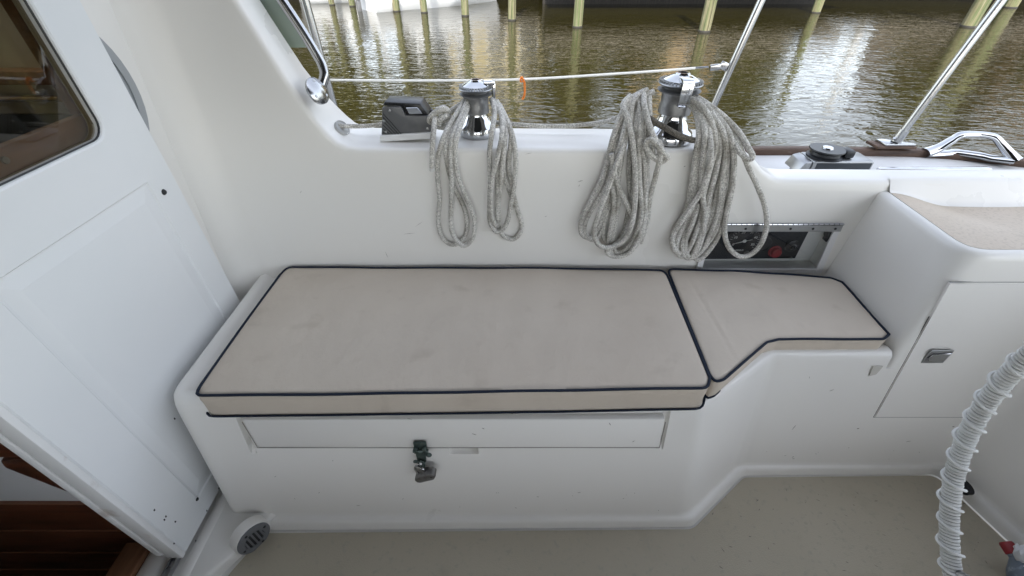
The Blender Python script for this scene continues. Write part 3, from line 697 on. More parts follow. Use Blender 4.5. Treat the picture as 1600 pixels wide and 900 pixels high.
cushion('seat_cushion', 'short angled taupe cushion with navy piping, beside the helm seat',
        arcpts([(.492, 1.055), (.497, 1.080), (.70, 1.066), (.98, 1.036), (1.001, 1.015)], .02), arcpts([(.474, .660), (.479, .640), (.500, .648), (.655, .766), (.69, .776), (.965, .778), (.990, .795)], .016), SEATZ, .50, .008, seed=9, nu=110, creases=((.535, 1.06, .548, .70, .0050, -.0014), (.55, 1.06, .560, .70, .006, .0008), (.68, .95, .74, .79, .006, .0016), (.74, .90, .79, .80, .006, .0016), (.63, .86, .70, .84, .006, .0018)))

# ================================================================== ROPES
RR = .0071
def ry(layer, u, v):
    y = 1.13
    for _ in range(6): z = aty(u, v, y).z; y = yf(min(z, .86)) - .0095 - layer * .0125
    return y
def rpath(pts, sub=7):
    out = []
    for u, v, k in pts:
        y = k if isinstance(k, float) else ry(k, u, v)
        out.append(aty(u, v, y))
    return crom(out, sub)
def z5(l): return [(640 + a / 3.6, 150 + c / 3.6, k) for a, c, k in l]
A1 = [  # hank left of the small winch
 [(728, 153, 1.275), (717, 172, 1.22), (700, 200, 1.165), (690, 224, 1.132), (684, 250, 0), (684, 280, 0), (687, 310, 0), (685, 345, 0), (690, 369, 0), (703, 381, 0), (716, 380, 0), (728, 366, 0), (730, 345, 0), (724, 322, 0), (713, 300, 0), (705, 280, 0), (699, 255, 0), (696, 232, 1.130), (703, 210, 1.155), (714, 188, 1.20), (727, 165, 1.26)],
 [(731, 155, 1.255), (721, 180, 1.20), (708, 212, 1.140), (704, 240, 1), (706, 280, 1), (705, 320, 1), (705, 355, 1), (712, 374, 1), (725, 384, 1), (738, 373, 1), (742, 350, 1), (737, 328, 1), (728, 308, 1), (719, 285, 1), (713, 262, 1), (711, 240, 1), (714, 213, 1.135), (724, 185, 1.19), (733, 162, 1.25)],
]
A2 = [  # hank right of it
 [(768, 155, 1.255), (773, 175, 1.20), (769, 203, 1.145), (765, 240, 1), (766, 280, 1), (765, 320, 1), (766, 345, 1), (774, 361, 1), (785, 359, 1), (794, 342, 1), (799, 315, 1), (804, 285, 1), (806, 250, 1), (803, 222, 1.135), (795, 195, 1.17), (779, 163, 1.24)],
 [(770, 157, 1.25), (784, 183, 1.185), (784, 213, 1.135), (778, 242, 2), (771, 270, 2), (767, 300, 2), (768, 335, 2), (775, 352, 1), (779, 342, 0), (778, 310, 0), (778, 270, 0), (781, 240, 0), (785, 213, 1.15), (783, 185, 1.20)],
 [(776, 158, 1.25), (789, 190, 1.18), (789, 222, 1.133), (786, 255, 0), (791, 285, 0), (801, 310, 0), (812, 338, 0), (815, 358, 0), (804, 373, 0), (790, 371, 0), (780, 358, 0), (777, 335, 0), (781, 300, 0), (785, 260, 1), (787, 225, 1.125), (784, 190, 1.19)],
 [(781, 165, 1.235), (797, 200, 1.165), (798, 225, 1.137), (795, 255, 0), (799, 285, 0), (804, 312, 0), (812, 340, 0)],
]
def knot(c, r, ax1, ax2, ax3, turns=1.6, n=26):
    return [Vector(c) + ax1 * (r * math.cos(a)) + ax2 * (r * math.sin(a) * .8) + ax3 * (r * .55 * math.sin(1.5 * a + .5)) for a in [turns * 2 * math.pi * k / n for k in range(n + 1)]]
X_, Y_, Z_ = Vector((1, 0, 0)), Vector((0, 1, 0)), Vector((0, 0, 1))
r1 = thing('sheet_rope', 'grey flecked rope hung in two slim hanks from the shorter winch', 'rope', aty(745, 230, 1.14), 'coiled ropes on the winches')
for strands in (A1, A2):
    b = MB()
    for s_ in strands: b.tube(rpath(s_), RR, 10)
    obj('hank', b, ROPE, r1)
b = MB(); kc = aty(687, 182, 1.215)
b.tube(crom([aty(668, 196, 1.235), aty(680, 190, 1.23), aty(694, 186, 1.235), aty(701, 178, 1.225), aty(696, 170, 1.205), aty(686, 172, 1.195), aty(674, 182, 1.192), aty(672, 190, 1.20), aty(684, 188, 1.19), aty(697, 181, 1.205), aty(703, 190, 1.225), aty(693, 197, 1.235)], 7), .0082, 10)
b.tube(crom([aty(679, 184, 1.188), aty(678, 200, 1.165), aty(676, 222, 1.128), aty(675, 245, 1.12), aty(675, 262, 1.118)], 7), RR, 10)
b.tube(crom([aty(699, 178, 1.225), aty(712, 168, 1.25), aty(726, 160, 1.285)], 6), RR, 10)
obj('stopper_knot', b, ROPE, r1)
b = MB(); b.tube([aty(675, 262, 1.118), aty(675, 267, 1.118)], .0072, 10); obj('whipped_end', b, CORDW, r1)
r2 = thing('sheet_rope', 'heavy grey flecked rope hung in two thick hanks from the taller winch', 'rope', aty(1045, 235, 1.14), 'coiled ropes on the winches')
B1 = [
 [(1012, 140, 1.205), (985, 155, 1.185), (971, 178, 1.165), (958, 215, 1.14), (950, 245, 0), (941, 278, 1), (925, 310, 1), (909, 343, 1), (908, 362, 1), (916, 371, 1), (927, 368, 0), (940, 340, 0), (950, 300, 0), (960, 260, 0), (968, 224, 1.14), (976, 190, 1.165), (995, 158, 1.19)],
 [(1006, 142, 1.195), (989, 160, 1.175), (984, 195, 1.15), (975, 226, 1.12), (962, 260, 3), (948, 300, 3), (935, 335, 3), (928, 362, 3), (935, 382, 3), (950, 387, 3), (968, 380, 3), (983, 362, 3), (990, 335, 3), (993, 300, 3), (992, 262, 3), (989, 225, 1.112), (982, 188, 1.135), (973, 165, 1.165), (985, 150, 1.19)],
 [(1000, 145, 1.195), (978, 170, 1.17), (961, 205, 1.148), (953, 235, 0), (949, 262, 0), (951, 300, 0), (945, 340, 0), (943, 368, 0), (950, 380, 0), (960, 383, 0), (971, 373, 0), (979, 345, 0), (985, 310, 0), (983, 270, 0), (985, 232, 0), (990, 190, 1.16), (1002, 155, 1.19)],
 [(1010, 148, 1.19), (996, 180, 1.16), (993, 220, 1.13), (992, 260, 1), (989, 300, 1), (985, 340, 1), (975, 368, 2), (958, 385, 2), (948, 393, 2), (957, 400, 2), (971, 400, 2), (986, 392, 2), (998, 370, 2), (1006, 340, 2), (1009, 300, 2), (1008, 260, 2), (1003, 225, 1.122), (1001, 190, 1.15), (1009, 158, 1.19)],
 [(1004, 150, 1.20), (1008, 187, 1.155), (1006, 235, 1), (1006, 280, 1), (1009, 320, 1), (1006, 350, 1), (996, 380, 1), (980, 395, 1), (965, 397, 1), (958, 380, 1), (962, 345, 1), (967, 310, 1), (966, 285, 1), (970, 250, 1), (978, 217, 1.132), (990, 175, 1.175)],
 [(955, 240, 2), (960, 268, 2), (967, 293, 2), (975, 310, 2), (984, 328, 2), (991, 345, 1)],
 [(998, 152, 1.19), (1000, 190, 1.142), (998, 235, 2), (999, 280, 2), (1002, 320, 2), (1000, 348, 2), (990, 372, 1)],
 [(1014, 150, 1.185), (1015, 200, 1.138), (1012, 240, 0), (1011, 290, 0), (1013, 330, 0), (1009, 355, 0), (1000, 380, 0)],
]
B2 = [
 [(1068, 155, 1.205), (1085, 172, 1.175), (1092, 205, 1.14), (1088, 235, 1), (1083, 270, 1), (1078, 310, 1), (1068, 337, 0), (1055, 357, 0), (1052, 382, 0), (1060, 394, 0), (1068, 382, 0), (1067, 355, 0), (1076, 325, 0), (1084, 290, 0), (1090, 245, 0), (1095, 210, 1.145), (1087, 175, 1.18)],
 [(1070, 152, 1.205), (1095, 167, 1.17), (1106, 195, 1.145), (1111, 235, 3), (1107, 265, 3), (1096, 298, 3), (1080, 323, 3), (1062, 349, 3), (1051, 370, 3), (1053, 388, 3), (1062, 395, 2), (1072, 388, 2), (1070, 365, 1), (1078, 335, 1), (1086, 300, 1), (1090, 255, 1), (1098, 215, 1.135), (1100, 185, 1.16)],
 [(1075, 150, 1.205), (1106, 168, 1.165), (1121, 200, 1.142), (1124, 235, 1), (1118, 270, 1), (1107, 310, 1), (1101, 340, 1), (1093, 370, 2), (1086, 390, 2), (1077, 403, 2), (1068, 398, 2), (1066, 380, 2), (1074, 355, 1), (1082, 330, 1), (1090, 290, 1), (1100, 250, 1), (1108, 212, 1.135), (1104, 180, 1.165)],
 [(1085, 165, 1.185), (1100, 200, 1.135), (1100, 235, 2), (1096, 275, 2), (1098, 300, 2), (1100, 330, 2), (1099, 360, 2), (1092, 385, 2), (1081, 402, 2), (1071, 393, 2), (1072, 372, 2), (1083, 345, 2), (1091, 318, 1)],
 [(1090, 160, 1.185), (1115, 182, 1.155), (1130, 212, 1.135), (1133, 245, 1), (1128, 285, 1), (1122, 330, 1), (1112, 360, 1), (1100, 385, 1), (1085, 400, 1), (1076, 400, 1), (1080, 380, 0), (1092, 355, 0), (1102, 320, 0), (1112, 280, 0), (1120, 240, 0), (1118, 210, 1.14)],
 [(1095, 160, 1.185), (1122, 184, 1.155), (1138, 215, 1.132), (1145, 252, 1), (1142, 290, 1), (1135, 325, 1), (1128, 355, 1), (1116, 380, 1), (1098, 402, 1), (1086, 404, 1), (1084, 390, 0), (1098, 370, 0), (1110, 345, 0), (1120, 300, 0), (1130, 255, 0), (1132, 225, 1.138)],
 [(1100, 165, 1.18), (1128, 190, 1.15), (1142, 215, 1.125), (1147, 250, 2), (1145, 290, 2), (1136, 330, 2), (1132, 360, 2), (1138, 385, 2), (1154, 400, 2), (1172, 398, 2), (1189, 381, 2), (1198, 352, 2), (1195, 322, 2), (1183, 290, 2), (1171, 265, 2), (1162, 243, 1.115), (1155, 225, 1.12), (1145, 211, 1.14), (1133, 200, 1.155)],
 [(1068, 146, 1.245), (1084, 150, 1.21), (1106, 163, 1.18), (1132, 183, 1.155), (1155, 207, 1.13), (1170, 232, 1.10), (1176, 244, 1.09), (1170, 249, 1.088), (1157, 239, 1.10), (1148, 224, 1.12), (1138, 209, 1.14)],
]
def also(st, du, dl): return [(u + du * (1 + .25 * math.sin(v * .05)), v + du * .35, (k + dl if not isinstance(k, float) else k + .004 * (1 if du > 0 else -1))) for u, v, k in st]
B1 += [also(B1[0], 8, 0), also(B1[4], -7, 0)]
B2 += [also(B2[2], -8, 0), also(B2[5], -8, 0)]
for strands in (B1, B2):
    b = MB()
    for s_ in strands: b.tube(rpath(s_), RR * 1.05, 10)
    obj('hank', b, ROPE, r2)
b = MB()
b.tube(rpath([(1005, 146, 1.19), (1007, 165, 1.155), (1013, 190, 1.125), (1020, 210, 1.108), (1027, 225, 1.10), (1031, 240, 1.10), (1022, 246, 1.096), (1013, 236, 1.10), (1010, 224, 1.105), (1017, 218, 1.098), (1028, 228, 1.09), (1038, 240, 1.092), (1043, 247, 1.10), (1034, 252, 1.102), (1022, 246, 1.108), (1020, 232, 1.112), (1028, 221, 1.112), (1033, 232, 1.10), (1031, 250, 1.092), (1027, 265, 1.10), (1022, 285, 1.107), (1016, 308, 1.107), (1013, 326, 1.106)]), RR * 1.05, 10)
obj('slip_knot', b, ROPE, r2)
b = MB(); b.tube(rpath([(1012, 182, 1.155), (1022, 190, 1.135), (1040, 200, 1.130), (1062, 212, 1.130), (1082, 219, 1.140), (1094, 218, 1.165)]), .0078, 10); obj('taut_lead', b, ROPED, r2)
# line from the fairlead hole through the clutch to the tall winch
b = MB(); b.tube(rpath([(520, 195, 1.235), (540, 197, 1.235), (570, 197, 1.245), (600, 194, 1.25), (640, 194, 1.25), (670, 196, 1.245), (700, 200, 1.25), (740, 190, 1.325), (790, 193, 1.275), (830, 196, 1.265), (880, 197, 1.26), (920, 194, 1.26), (950, 189, 1.25), (975, 178, 1.225), (1000, 165, 1.21)]), .0062, 10)
tag(obj('control_line', b, ROPE), 'thin grey line running along the ledge through the clutch to the taller winch', 'rope')

# ================================================================== WINCHES
def winch(name, label, cx, cy, cz, s, hgt, drot):
    root = thing(name, label, 'winch', (cx, cy, cz), 'chrome self-tailing winches on the coaming')
    H_ = hgt; c = Vector((cx, cy, cz))
    b = MB(); b.lathe([(0, 0), (.050 * s, 0), (.052 * s, .003), (.052 * s, .012), (.050 * s, .024), (.048 * s, .028), (.040 * s, .036), (.033 * s, .20 * H_ + .022), (.029 * s, .40 * H_), (.030 * s, .46 * H_)], c, n=48)
    for k in range(12):
        a = k * math.pi / 6; b.box(c + Vector((.0505 * s * math.cos(a), .0505 * s * math.sin(a), .014)), (.004, .004, .018), bevel=.001)
    obj('base', b, CHROME, root)
    b = MB(); b.lathe([(.027 * s, .42 * H_), (.035 * s, .425 * H_), (.0355 * s, .45 * H_), (.034 * s, .58 * H_), (.0345 * s, .70 * H_), (.037 * s, .735 * H_), (.030 * s, .74 * H_)], c, n=48); obj('drum', b, DRUM, root)
    b = MB(); b.lathe([(.030 * s, .735 * H_), (.045 * s, .745 * H_), (.046 * s, .76 * H_), (.034 * s, .785 * H_), (.033 * s, .80 * H_), (.034 * s, .81 * H_)], c, n=48)
    b.lathe([(.034 * s, .81 * H_), (.045 * s, .835 * H_), (.0465 * s, .85 * H_)], c, n=48); obj('lower_jaw', b, GREYP, root)
    b = MB(); b.lathe([(.045 * s, .843 * H_), (.047 * s, .852 * H_), (.046 * s, .864 * H_), (.036 * s, .892 * H_), (.030 * s, .895 * H_)], c, n=48)
    for k in range(36):
        a = 2 * math.pi * k / 36; b.box(c + Vector((.041 * s * math.cos(a), .041 * s * math.sin(a), .884 * H_)), (.010 * s, .0025, .004), rot=Matrix.Rotation(a, 3, 'Z'))
    obj('jaw_ring', b, DULLSTEEL, root)
    b = MB(); b.lathe([(.037 * s, .885 * H_), (.037 * s, .902 * H_), (.034 * s, .915 * H_), (.020 * s, .965 * H_), (.017 * s, .972 * H_), (.016 * s, .985 * H_), (.0145 * s, 1.0 * H_), (.010 * s, 1.0 * H_)], c, n=48); tp = obj('cap', b, CHROME, root)
    b = MB(); b.lathe([(.0105 * s, 1.0 * H_), (.0095 * s, .97 * H_), (0, .965 * H_)], c, n=8); obj('handle_socket', b, BLACKP, tp)
    Rm = Matrix.Rotation(drot, 3, 'Z'); b = MB()
    prof = [(-.014, .022, .90), (.014, .022, .90), (.012, .053, .885), (-.012, .053, .885)]
    b.prism([c + Rm @ Vector((x * s, y * s, z * H_)) for x, y, z in prof], None, Vector((0, 0, .012 * s)), .002, 2)
    b.prism([c + Rm @ Vector((x * s, y * s, z * H_)) for x, y, z in ((-.012, .046, .62), (.012, .046, .62), (.012, .054, .64), (-.012, .054, .64))], None, Vector((0, 0, .30 * H_)), .002, 2)
    b.prism([c + Rm @ Vector((x * s, y * s, .60 * H_)) for x, y in ((-.006, .044), (.013, .044), (.013, .056), (-.004, .056))], None, Vector((0, 0, .03 * H_)), .002, 1)
    obj('feeder_arm', b, CHROME, root)
    return root
winch('winch', 'shorter chrome winch on the ledge, next to the dark rope clutch', -.101, 1.268, .860, 1.0, .150, R(-78))
winch('winch', 'taller chrome winch on the ledge, its arm facing the seat', .452, 1.232, .858, 1.24, .178, R(178))

# ================================================================== ROPE CLUTCH, CHOCK, DECK GEAR
cl = thing('rope_clutch', 'dark grey ribbed rope clutch with open slot on a white pad', 'rope clutch', (-.305, 1.25, .86))
b = MB(); b.prism([aty(593, 222, 1.20), aty(675, 217, 1.20), aty(675, 207, 1.20), aty(593, 212, 1.20)], None, Vector((0, .085, 0)), .002, 2); obj('pad', b, WHITEP, cl)
def cl_side(y, t):
    b = MB(); P2 = lambda u, v: aty(u, v, 1.205) + Vector((0, y - 1.205, 0))
    lo = [P2(596, 211), P2(673, 206), P2(673, 196), P2(671, 181), P2(656, 181), P2(633, 180), P2(629, 171), P2(625, 166.5), P2(597, 168)]
    b.prism(lo, None, Vector((0, t, 0)), .002, 2); return b
obj('cheek', cl_side(1.205, .014), GREYP, cl); obj('cheek', cl_side(1.262, .012), GREYP, cl)
b = MB(); P2 = lambda u, v: aty(u, v, 1.205) + Vector((0, .004, 0))
b.prism([P2(597, 166), P2(627, 165), P2(634, 179), P2(652, 180), P2(669, 181), P2(656, 163), P2(600, 160)], None, Vector((0, .066, 0)), .003, 2)
bm = b.bm
obj('lever', b, BLACKP, cl)
b = MB(); b.prism([aty(634, 168.5, 1.203), aty(652, 168, 1.203), aty(661, 178, 1.203), aty(639, 178.5, 1.203)], None, Vector((0, .003, 0)), .0008, 1); obj('slot', b, mat('slot_glint', (.55, .57, .60), .12, 1), cl)
b = MB()
for k in range(6): b.tube([aty(598 + 0 * k, 177 + 6.0 * k, 1.2045), aty(627 - 4.6 * k, 209.5, 1.2045)], .0011, 6)
obj('grip_rib', b, BLACKP, cl)
for u, v in ((609, 173), (600, 189), (603, 206), (668, 201)):
    b = MB(); b.lathe([(0, .0025), (.003, .002), (.004, 0)], aty(u, v, 1.205), (0, -1, 0), 12); obj('screw', b, DULLSTEEL, cl)
# fairlead hole in the coaming wing
b = MB(); fc = Vector((-.4865, 1.235, .8885)); n = 32; rows = []
nf = Vector((.80, 0, .60)); fx1 = Vector((0, 1, 0)); fx2 = nf.cross(fx1)
if nf.x < 0: nf = -nf
for rr, hh in ((1.10, -.004), (1.05, .0035), (1.0, .0045), (.95, .002)): rows.append([fc + fx1 * (.030 * rr * math.cos(2 * math.pi * k / n)) + fx2 * (.021 * rr * math.sin(2 * math.pi * k / n)) + nf * hh for k in range(n)])
b.grid(rows, True); b.face(rows[-1]); tag(obj('fairlead_port', b, mat('grey_hole', (.36, .36, .35), .5)), 'oval hole low in the coaming wing that a line comes out of', 'fairlead')
# turning block
tb = thing('turning_block', 'black sheave block on a steel plate on the side deck', 'deck block', aty(1295, 262, 1.42))
p = aty(1304, 252, 1.42)
b = MB(); b.box((p.x, 1.42, .707), (.205, .09, .050), bevel=.006); b.box((p.x, 1.42, .669), (.24, .08, .026), bevel=.004)
b.prism([Vector((p.x - .104, 1.378, .731)), Vector((p.x - .128, 1.378, .724)), Vector((p.x - .145, 1.378, .690)), Vector((p.x - .104, 1.378, .690))], None, Vector((0, .085, 0)), .004, 2); obj('steel_base', b, DULLSTEEL, tb)
b = MB(); b.lathe([(.010, .0), (.056, .0), (.056, .003), (.047, .008), (.045, .016), (.055, .023), (.054, .027), (0, .027)], (p.x - .045, 1.42, .733), n=40); b.box((p.x + .024, 1.42, .746), (.034, .05, .026), bevel=.006); obj('sheave', b, BLACKP, tb)
b = MB(); b.lathe([(0, .004), (.016, .004), (.018, 0)], (p.x - .045, 1.42, .760), n=24); obj('bolt', b, STEEL, tb)
b = MB(); b.box((p.x + .002, 1.3745, .706), (.185, .003, .040), bevel=.001); obj('dark_label_plate', b, GALLEY, tb)
a_, c_ = aty(1371, 264.5, 1.43), aty(1546, 266, 1.43)
b = MB(); b.tube([a_.lerp(c_, t) for t in (0, .02, .30, .31, .70, .71, .97, 1)], [.005, .008, .009, .010, .011, .012, .013, .009], 14, squash=(.9, 1.2))
tag(obj('chrome_lever', b, CHROME), 'tapered chrome lever lying on the side deck beyond the lower ledge', 'lever')
# bow-shaped chrome chock on the rail
ch = thing('rail_chock', 'chrome closed chock casting bridging a gap in the toe rail', 'chock', (1.74, 1.62, .66))
b = MB(); pth = crom([aty(1446, 239, 1.61), aty(1465, 232, 1.61), aty(1487, 219, 1.605), aty(1502, 211, 1.60), aty(1530, 210, 1.59), aty(1553, 214, 1.57), aty(1565, 226, 1.55), aty(1577, 240, 1.525), aty(1588, 252, 1.50)], 7); n = len(pth)
b.tube(pth, [.011 + .008 * abs(2 * k / (n - 1) - 1) ** 1.5 for k in range(n)], 16, squash=(.95, 1.35)); obj('arch', b, CHROME, ch)
b = MB(); pth = crom([aty(1446, 241, 1.61), aty(1480, 239, 1.605), aty(1495, 238, 1.60), aty(1530, 243, 1.56), aty(1548, 247, 1.54), aty(1585, 251, 1.50)], 7); b.tube(pth, .015, 16, squash=(.75, 1.3)); obj('base', b, CHROME, ch)

# ================================================================== STANCHIONS, LIFELINE, GRAB RAIL
def extrap(a, c, z): t = (z - a.z) / (c.z - a.z); return a + (c - a) * t
def pole(name, label, a, c, ztop, r=.0125, base=None):
    root = thing(name, label, 'stanchion', a, 'upright metal poles along the deck edge')
    b = MB(); top = extrap(a, c, ztop); b.tube([a, top], r, 16); obj('tube', b, STEEL if name == 'stanchion' else DULLSTEEL, root)
    if base:
        b = MB(); b.tube([a, a + (c - a).normalized() * .045], r * 1.35, 16); b.tube([a + (c - a).normalized() * .010 + Vector((-.016, -.006, 0)), a + (c - a).normalized() * .012 + Vector((-.026, -.012, .006))], .005, 8); obj('socket', b, STEEL, root)
        b = MB(); b.box(a + Vector((.0, 0, -.004)), (.115, .06, .008), bevel=.002); obj('base_plate', b, STEEL, root)
        b = MB(); b.box(a + Vector((-.012, 0, -.013)), (.15, .07, .010), bevel=.002); obj('wood_pad', b, TEAKW, root)
    return root
pole('stanchion', 'leaning stainless pole with a base plate bolted to the toe rail', aty(1400, 221, 1.635), aty(1565, 0, 1.635), 1.9, .0135, True)
pole('stanchion', 'slanted steel stanchion that the white lifeline ends at, behind the taller winch', extrap(aty(1115, 165, 1.70), aty(1190, 0, 1.70), .66), aty(1190, 0, 1.70), 1.45, .0125, True)
pole('stanchion', 'upright pale stanchion behind the curved grab rail', extrap(aty(519, 155, 1.70), aty(477, 0, 1.70), .66), aty(477, 0, 1.70), 1.25, .0135, True)
ll = thing('lifeline', 'white coated lifeline wire stretched across the view over the water', 'lifeline', aty(800, 122, 1.70))
b = MB(); b.tube(crom([aty(505, 125, 1.70), aty(660, 126, 1.70), aty(815, 124, 1.70), aty(960, 115.5, 1.70), aty(1040, 110, 1.70), aty(1086, 106.3, 1.70)], 6), .0042, 10); obj('coated_wire', b, mat('white_vinyl', (.80, .79, .74), .4), ll)
b = MB(); b.tube([aty(1080, 106.8, 1.70), aty(1107, 104.5, 1.70)], .0030, 8); obj('swage_fitting', b, CHROME, ll)
b = MB(); p = aty(1117, 105, 1.70); b.box(p, (.036, .014, .020), rot=Matrix.Rotation(R(-8), 3, 'Y'), bevel=.003); p = aty(1131, 103, 1.70); b.box(p, (.030, .010, .026), rot=Matrix.Rotation(R(20), 3, 'Y'), bevel=.003); obj('fork_end', b, STEEL, ll)
b = MB(); c0 = aty(815, 124, 1.70); b.tube([c0 + Vector((.0045 * math.cos(a), .008 * math.cos(a * 1), .008 * math.sin(a))) for a in [2 * math.pi * k / 12 for k in range(12)]], .003, 6, closed=True)
b.tube(crom([aty(815, 121, 1.692), aty(819, 128, 1.688), aty(820, 140, 1.69), aty(819, 150, 1.695), aty(816, 155, 1.70)], 5), .0042, 8, squash=(1, .5))
tag(obj('cable_tie', b, ORANGE), 'orange plastic tie hanging from the white lifeline', 'cable tie')
gr = thing('grab_rail', 'curved stainless grab rail with a round foot on the coaming wing', 'grab rail', aty(496, 142, 1.21))
b = MB(); b.tube(crom([aty(420, -30, 1.27), aty(440, 0, 1.265), aty(472, 48, 1.26), aty(494, 84, 1.255), aty(504, 103, 1.25), aty(507, 118, 1.24), aty(502, 134, 1.225), aty(494, 146, 1.20)], 8), .0125, 16); obj('tube', b, STEEL, gr)
b = MB(); c0 = aty(496, 142, 1.19); nf = Vector((.80, -.22, .36)).normalized(); b.lathe([(0, .010), (.013, .010), (.020, .007), (.030, .005), (.034, .002), (.034, -.004)], c0, nf, 32); fo = obj('foot', b, STEEL, gr)
for a in (.6, 2.7, 4.6):
    b = MB(); t1 = nf.orthogonal().normalized(); t2 = nf.cross(t1); b.lathe([(0, .0075), (.0035, .007), (.0042, .005)], c0 + (t1 * math.cos(a) + t2 * math.sin(a)) * .024, nf, 10); obj('foot_screw', b, DULLSTEEL, fo)
# spray-hood window just outside the wing
dg = thing('side_window', 'greenish glass side window at the top of the coaming wing', 'window', (-.62, 1.30, 1.1))
b = MB(); p0, p1, p2, p3 = aty(410, -5, 1.33), aty(434, -12, 1.30), aty(460, 62, 1.33), aty(452, 55, 1.335)
b.prism([Vector((-.62, 1.30, 1.30)), Vector((-.575, 1.305, 1.18)), Vector((-.555, 1.31, 1.10)), Vector((-.56, 1.31, 1.08)), Vector((-.80, 1.30, 1.08)), Vector((-.80, 1.30, 1.30))], None, Vector((0, .006, 0))); obj('pane', b, mat('green_glass', (.55, .68, .60), .05, trans=.6, ior=1.45), dg)

# ================================================================== ENGINE PANEL
ep = thing('engine_panel', 'black engine instrument panel behind a clear hinged cover', 'instrument panel', (.79, 1.18, .46))
PYY = 1.150
b = MB(); b.prism([Vector((.606, PYY, .628)), Vector((.912, PYY, .628)), Vector((.948, PYY, .492)), Vector((.606, PYY, .490))][0:0] or [Vector((.606, PYY, .628)), Vector((.932, PYY, .628)), Vector((.932, PYY, .494)), Vector((.606, PYY, .490))], None, Vector((0, .006, 0)), .001, 1); obj('panel_board', b, PBLACK, ep)
tcx, tcz, tr_ = .738, .566, .052
b = MB(); b.lathe([(tr_ * 1.08, 0), (tr_ * 1.1, .006), (tr_ * 1.02, .010), (tr_ * .97, .006), (tr_ * .97, .004), (0, .004)], (tcx, PYY, tcz), (0, -1, 0), 48); ta = obj('tachometer', b, BLACKP, ep)
def text(s, size, loc, name, parent, m, ext=.0003, align='CENTER'):
    c = bpy.data.curves.new(name, 'FONT'); c.body = s; c.size = size; c.align_x = align; c.align_y = 'CENTER'; c.extrude = ext
    o = bpy.data.objects.new(name, c); COL.objects.link(o); bpy.context.view_layer.update()
    me = bpy.data.meshes.new_from_object(o.evaluated_get(bpy.context.evaluated_depsgraph_get())); COL.objects.unlink(o); bpy.data.objects.remove(o); bpy.data.curves.remove(c)
    me.transform(Matrix.Translation(Vector(loc) - rootloc(parent)) @ Matrix.Rotation(R(90), 4, 'X')); me.materials.clear(); me.materials.append(m)
    o = bpy.data.objects.new(name, me); COL.objects.link(o); o.parent = parent; return o
b = MB()
for k in range(25):
    a = R(215 - 250 * k / 24); L = .007 if k % 4 == 0 else .0035
    d1 = Vector((math.cos(a), 0, math.sin(a))); b.tube([Vector((tcx, PYY - .0052, tcz)) + d1 * .047, Vector((tcx, PYY - .0052, tcz)) + d1 * (.047 - L)], .0005, 4)
obj('dial_tick', b, GLYPH, ta)
for k, s_ in enumerate(('0', '10', '20', '30', '40', '50')):
    a = R(205 - 46 * k); text(s_, .0115, (tcx + .034 * math.cos(a), PYY - .0056, tcz + .034 * math.sin(a)), 'dial_numeral', ta, GLYPH)
text('000019', .0085, (tcx - .004, PYY - .0056, tcz - .036), 'hour_counter', ta, GLYPH)
b = MB(); b.tube([Vector((tcx + .022, PYY - .008, tcz + .006)), Vector((tcx, PYY - .008, tcz)), Vector((tcx - .036, PYY - .008, tcz - .011))], [.0006, .0016, .0006], 6); b.lathe([(0, .003), (.005, .003), (.006, 0)], (tcx, PYY - .006, tcz), (0, -1, 0), 16); obj('needle', b, GLYPH, ta)
for x, z, r_, nm, m_ in ((.763, .515, .011, 'grey_knob', mat('grey_button', (.30, .29, .27), .5)), (.853, .523, .0165, 'stop_button', RED)):
    b = MB(); b.lathe([(r_ * 1.25, 0), (r_ * 1.25, .003), (r_, .004), (r_, .014), (r_ * .8, .017), (0, .017)], (x, PYY, z), (0, -1, 0), 24); obj(nm, b, m_, ep)
b = MB(); b.lathe([(.021, 0), (.021, .005), (.014, .008), (.0135, .008)], (.899, PYY, .545), (0, -1, 0), 28); ky = obj('key_switch', b, BLACKP, ep)
b = MB(); b.lathe([(.010, .008), (.0105, .010), (.0075, .0105), (.007, .008)], (.899, PYY, .545), (0, -1, 0), 24); b.tube([(.899, PYY - .010, .540), (.899, PYY - .010, .550)], .0016, 6); obj('key_ring', b, STEEL, ky)
b = MB(); b.lathe([(.030, 0), (.030, .004), (.027, .005), (.026, .003), (0, .003)], (.803, PYY, .552), (0, -1, 0), 32); obj('blank_gauge', b, BLACKP, ep)
b = MB(); b.lathe([(0, .002), (.0035, .002), (.0045, 0)], (.917, PYY, .498), (0, -1, 0), 12); obj('screw', b, STEEL, ep)
b = MB(); sx = HX1 - .001; b.lathe([(.0, .010), (.011, .010), (.013, .006), (.016, .004), (.016, 0)], (sx, 1.138, .597), (-1, 0, 0), 28); b.box((sx - .003, 1.138, .597), (.006, .022, .05), bevel=.002); obj('power_socket', b, BLACKP, ep)
def cvp(x, z, d=-.004): return Vector((x, yf(z) + d, z))
b = MB(); b.prism([cvp(HX0 - .006, HZ0 - .006), cvp(HX1 + .006, HZ0 - .006), cvp(HX1 + .006, HZ1 - .014), cvp(HX0 - .006, HZ1 - .014)], None, Vector((0, .003, 0)), 0); cv = obj('clear_cover', b, CLEAR, ep)
b = MB()
for x0_, x1_, z0_, z1_ in ((HX1 - .012, HX1 + .008, HZ0 - .008, HZ1 - .016), (HX0 - .008, HX1 - .0121, HZ0 - .008, HZ0 + .008), (HX0 - .008, HX0 + .010, HZ0 + .0081, HZ1 - .016)):
    b.prism([cvp(x0_, z0_, -.0075), cvp(x1_, z0_, -.0075), cvp(x1_, z1_, -.0075), cvp(x0_, z1_, -.0075)], None, Vector((0, .006, 0)), .001, 1)
obj('cover_frame', b, WHITEP, cv)
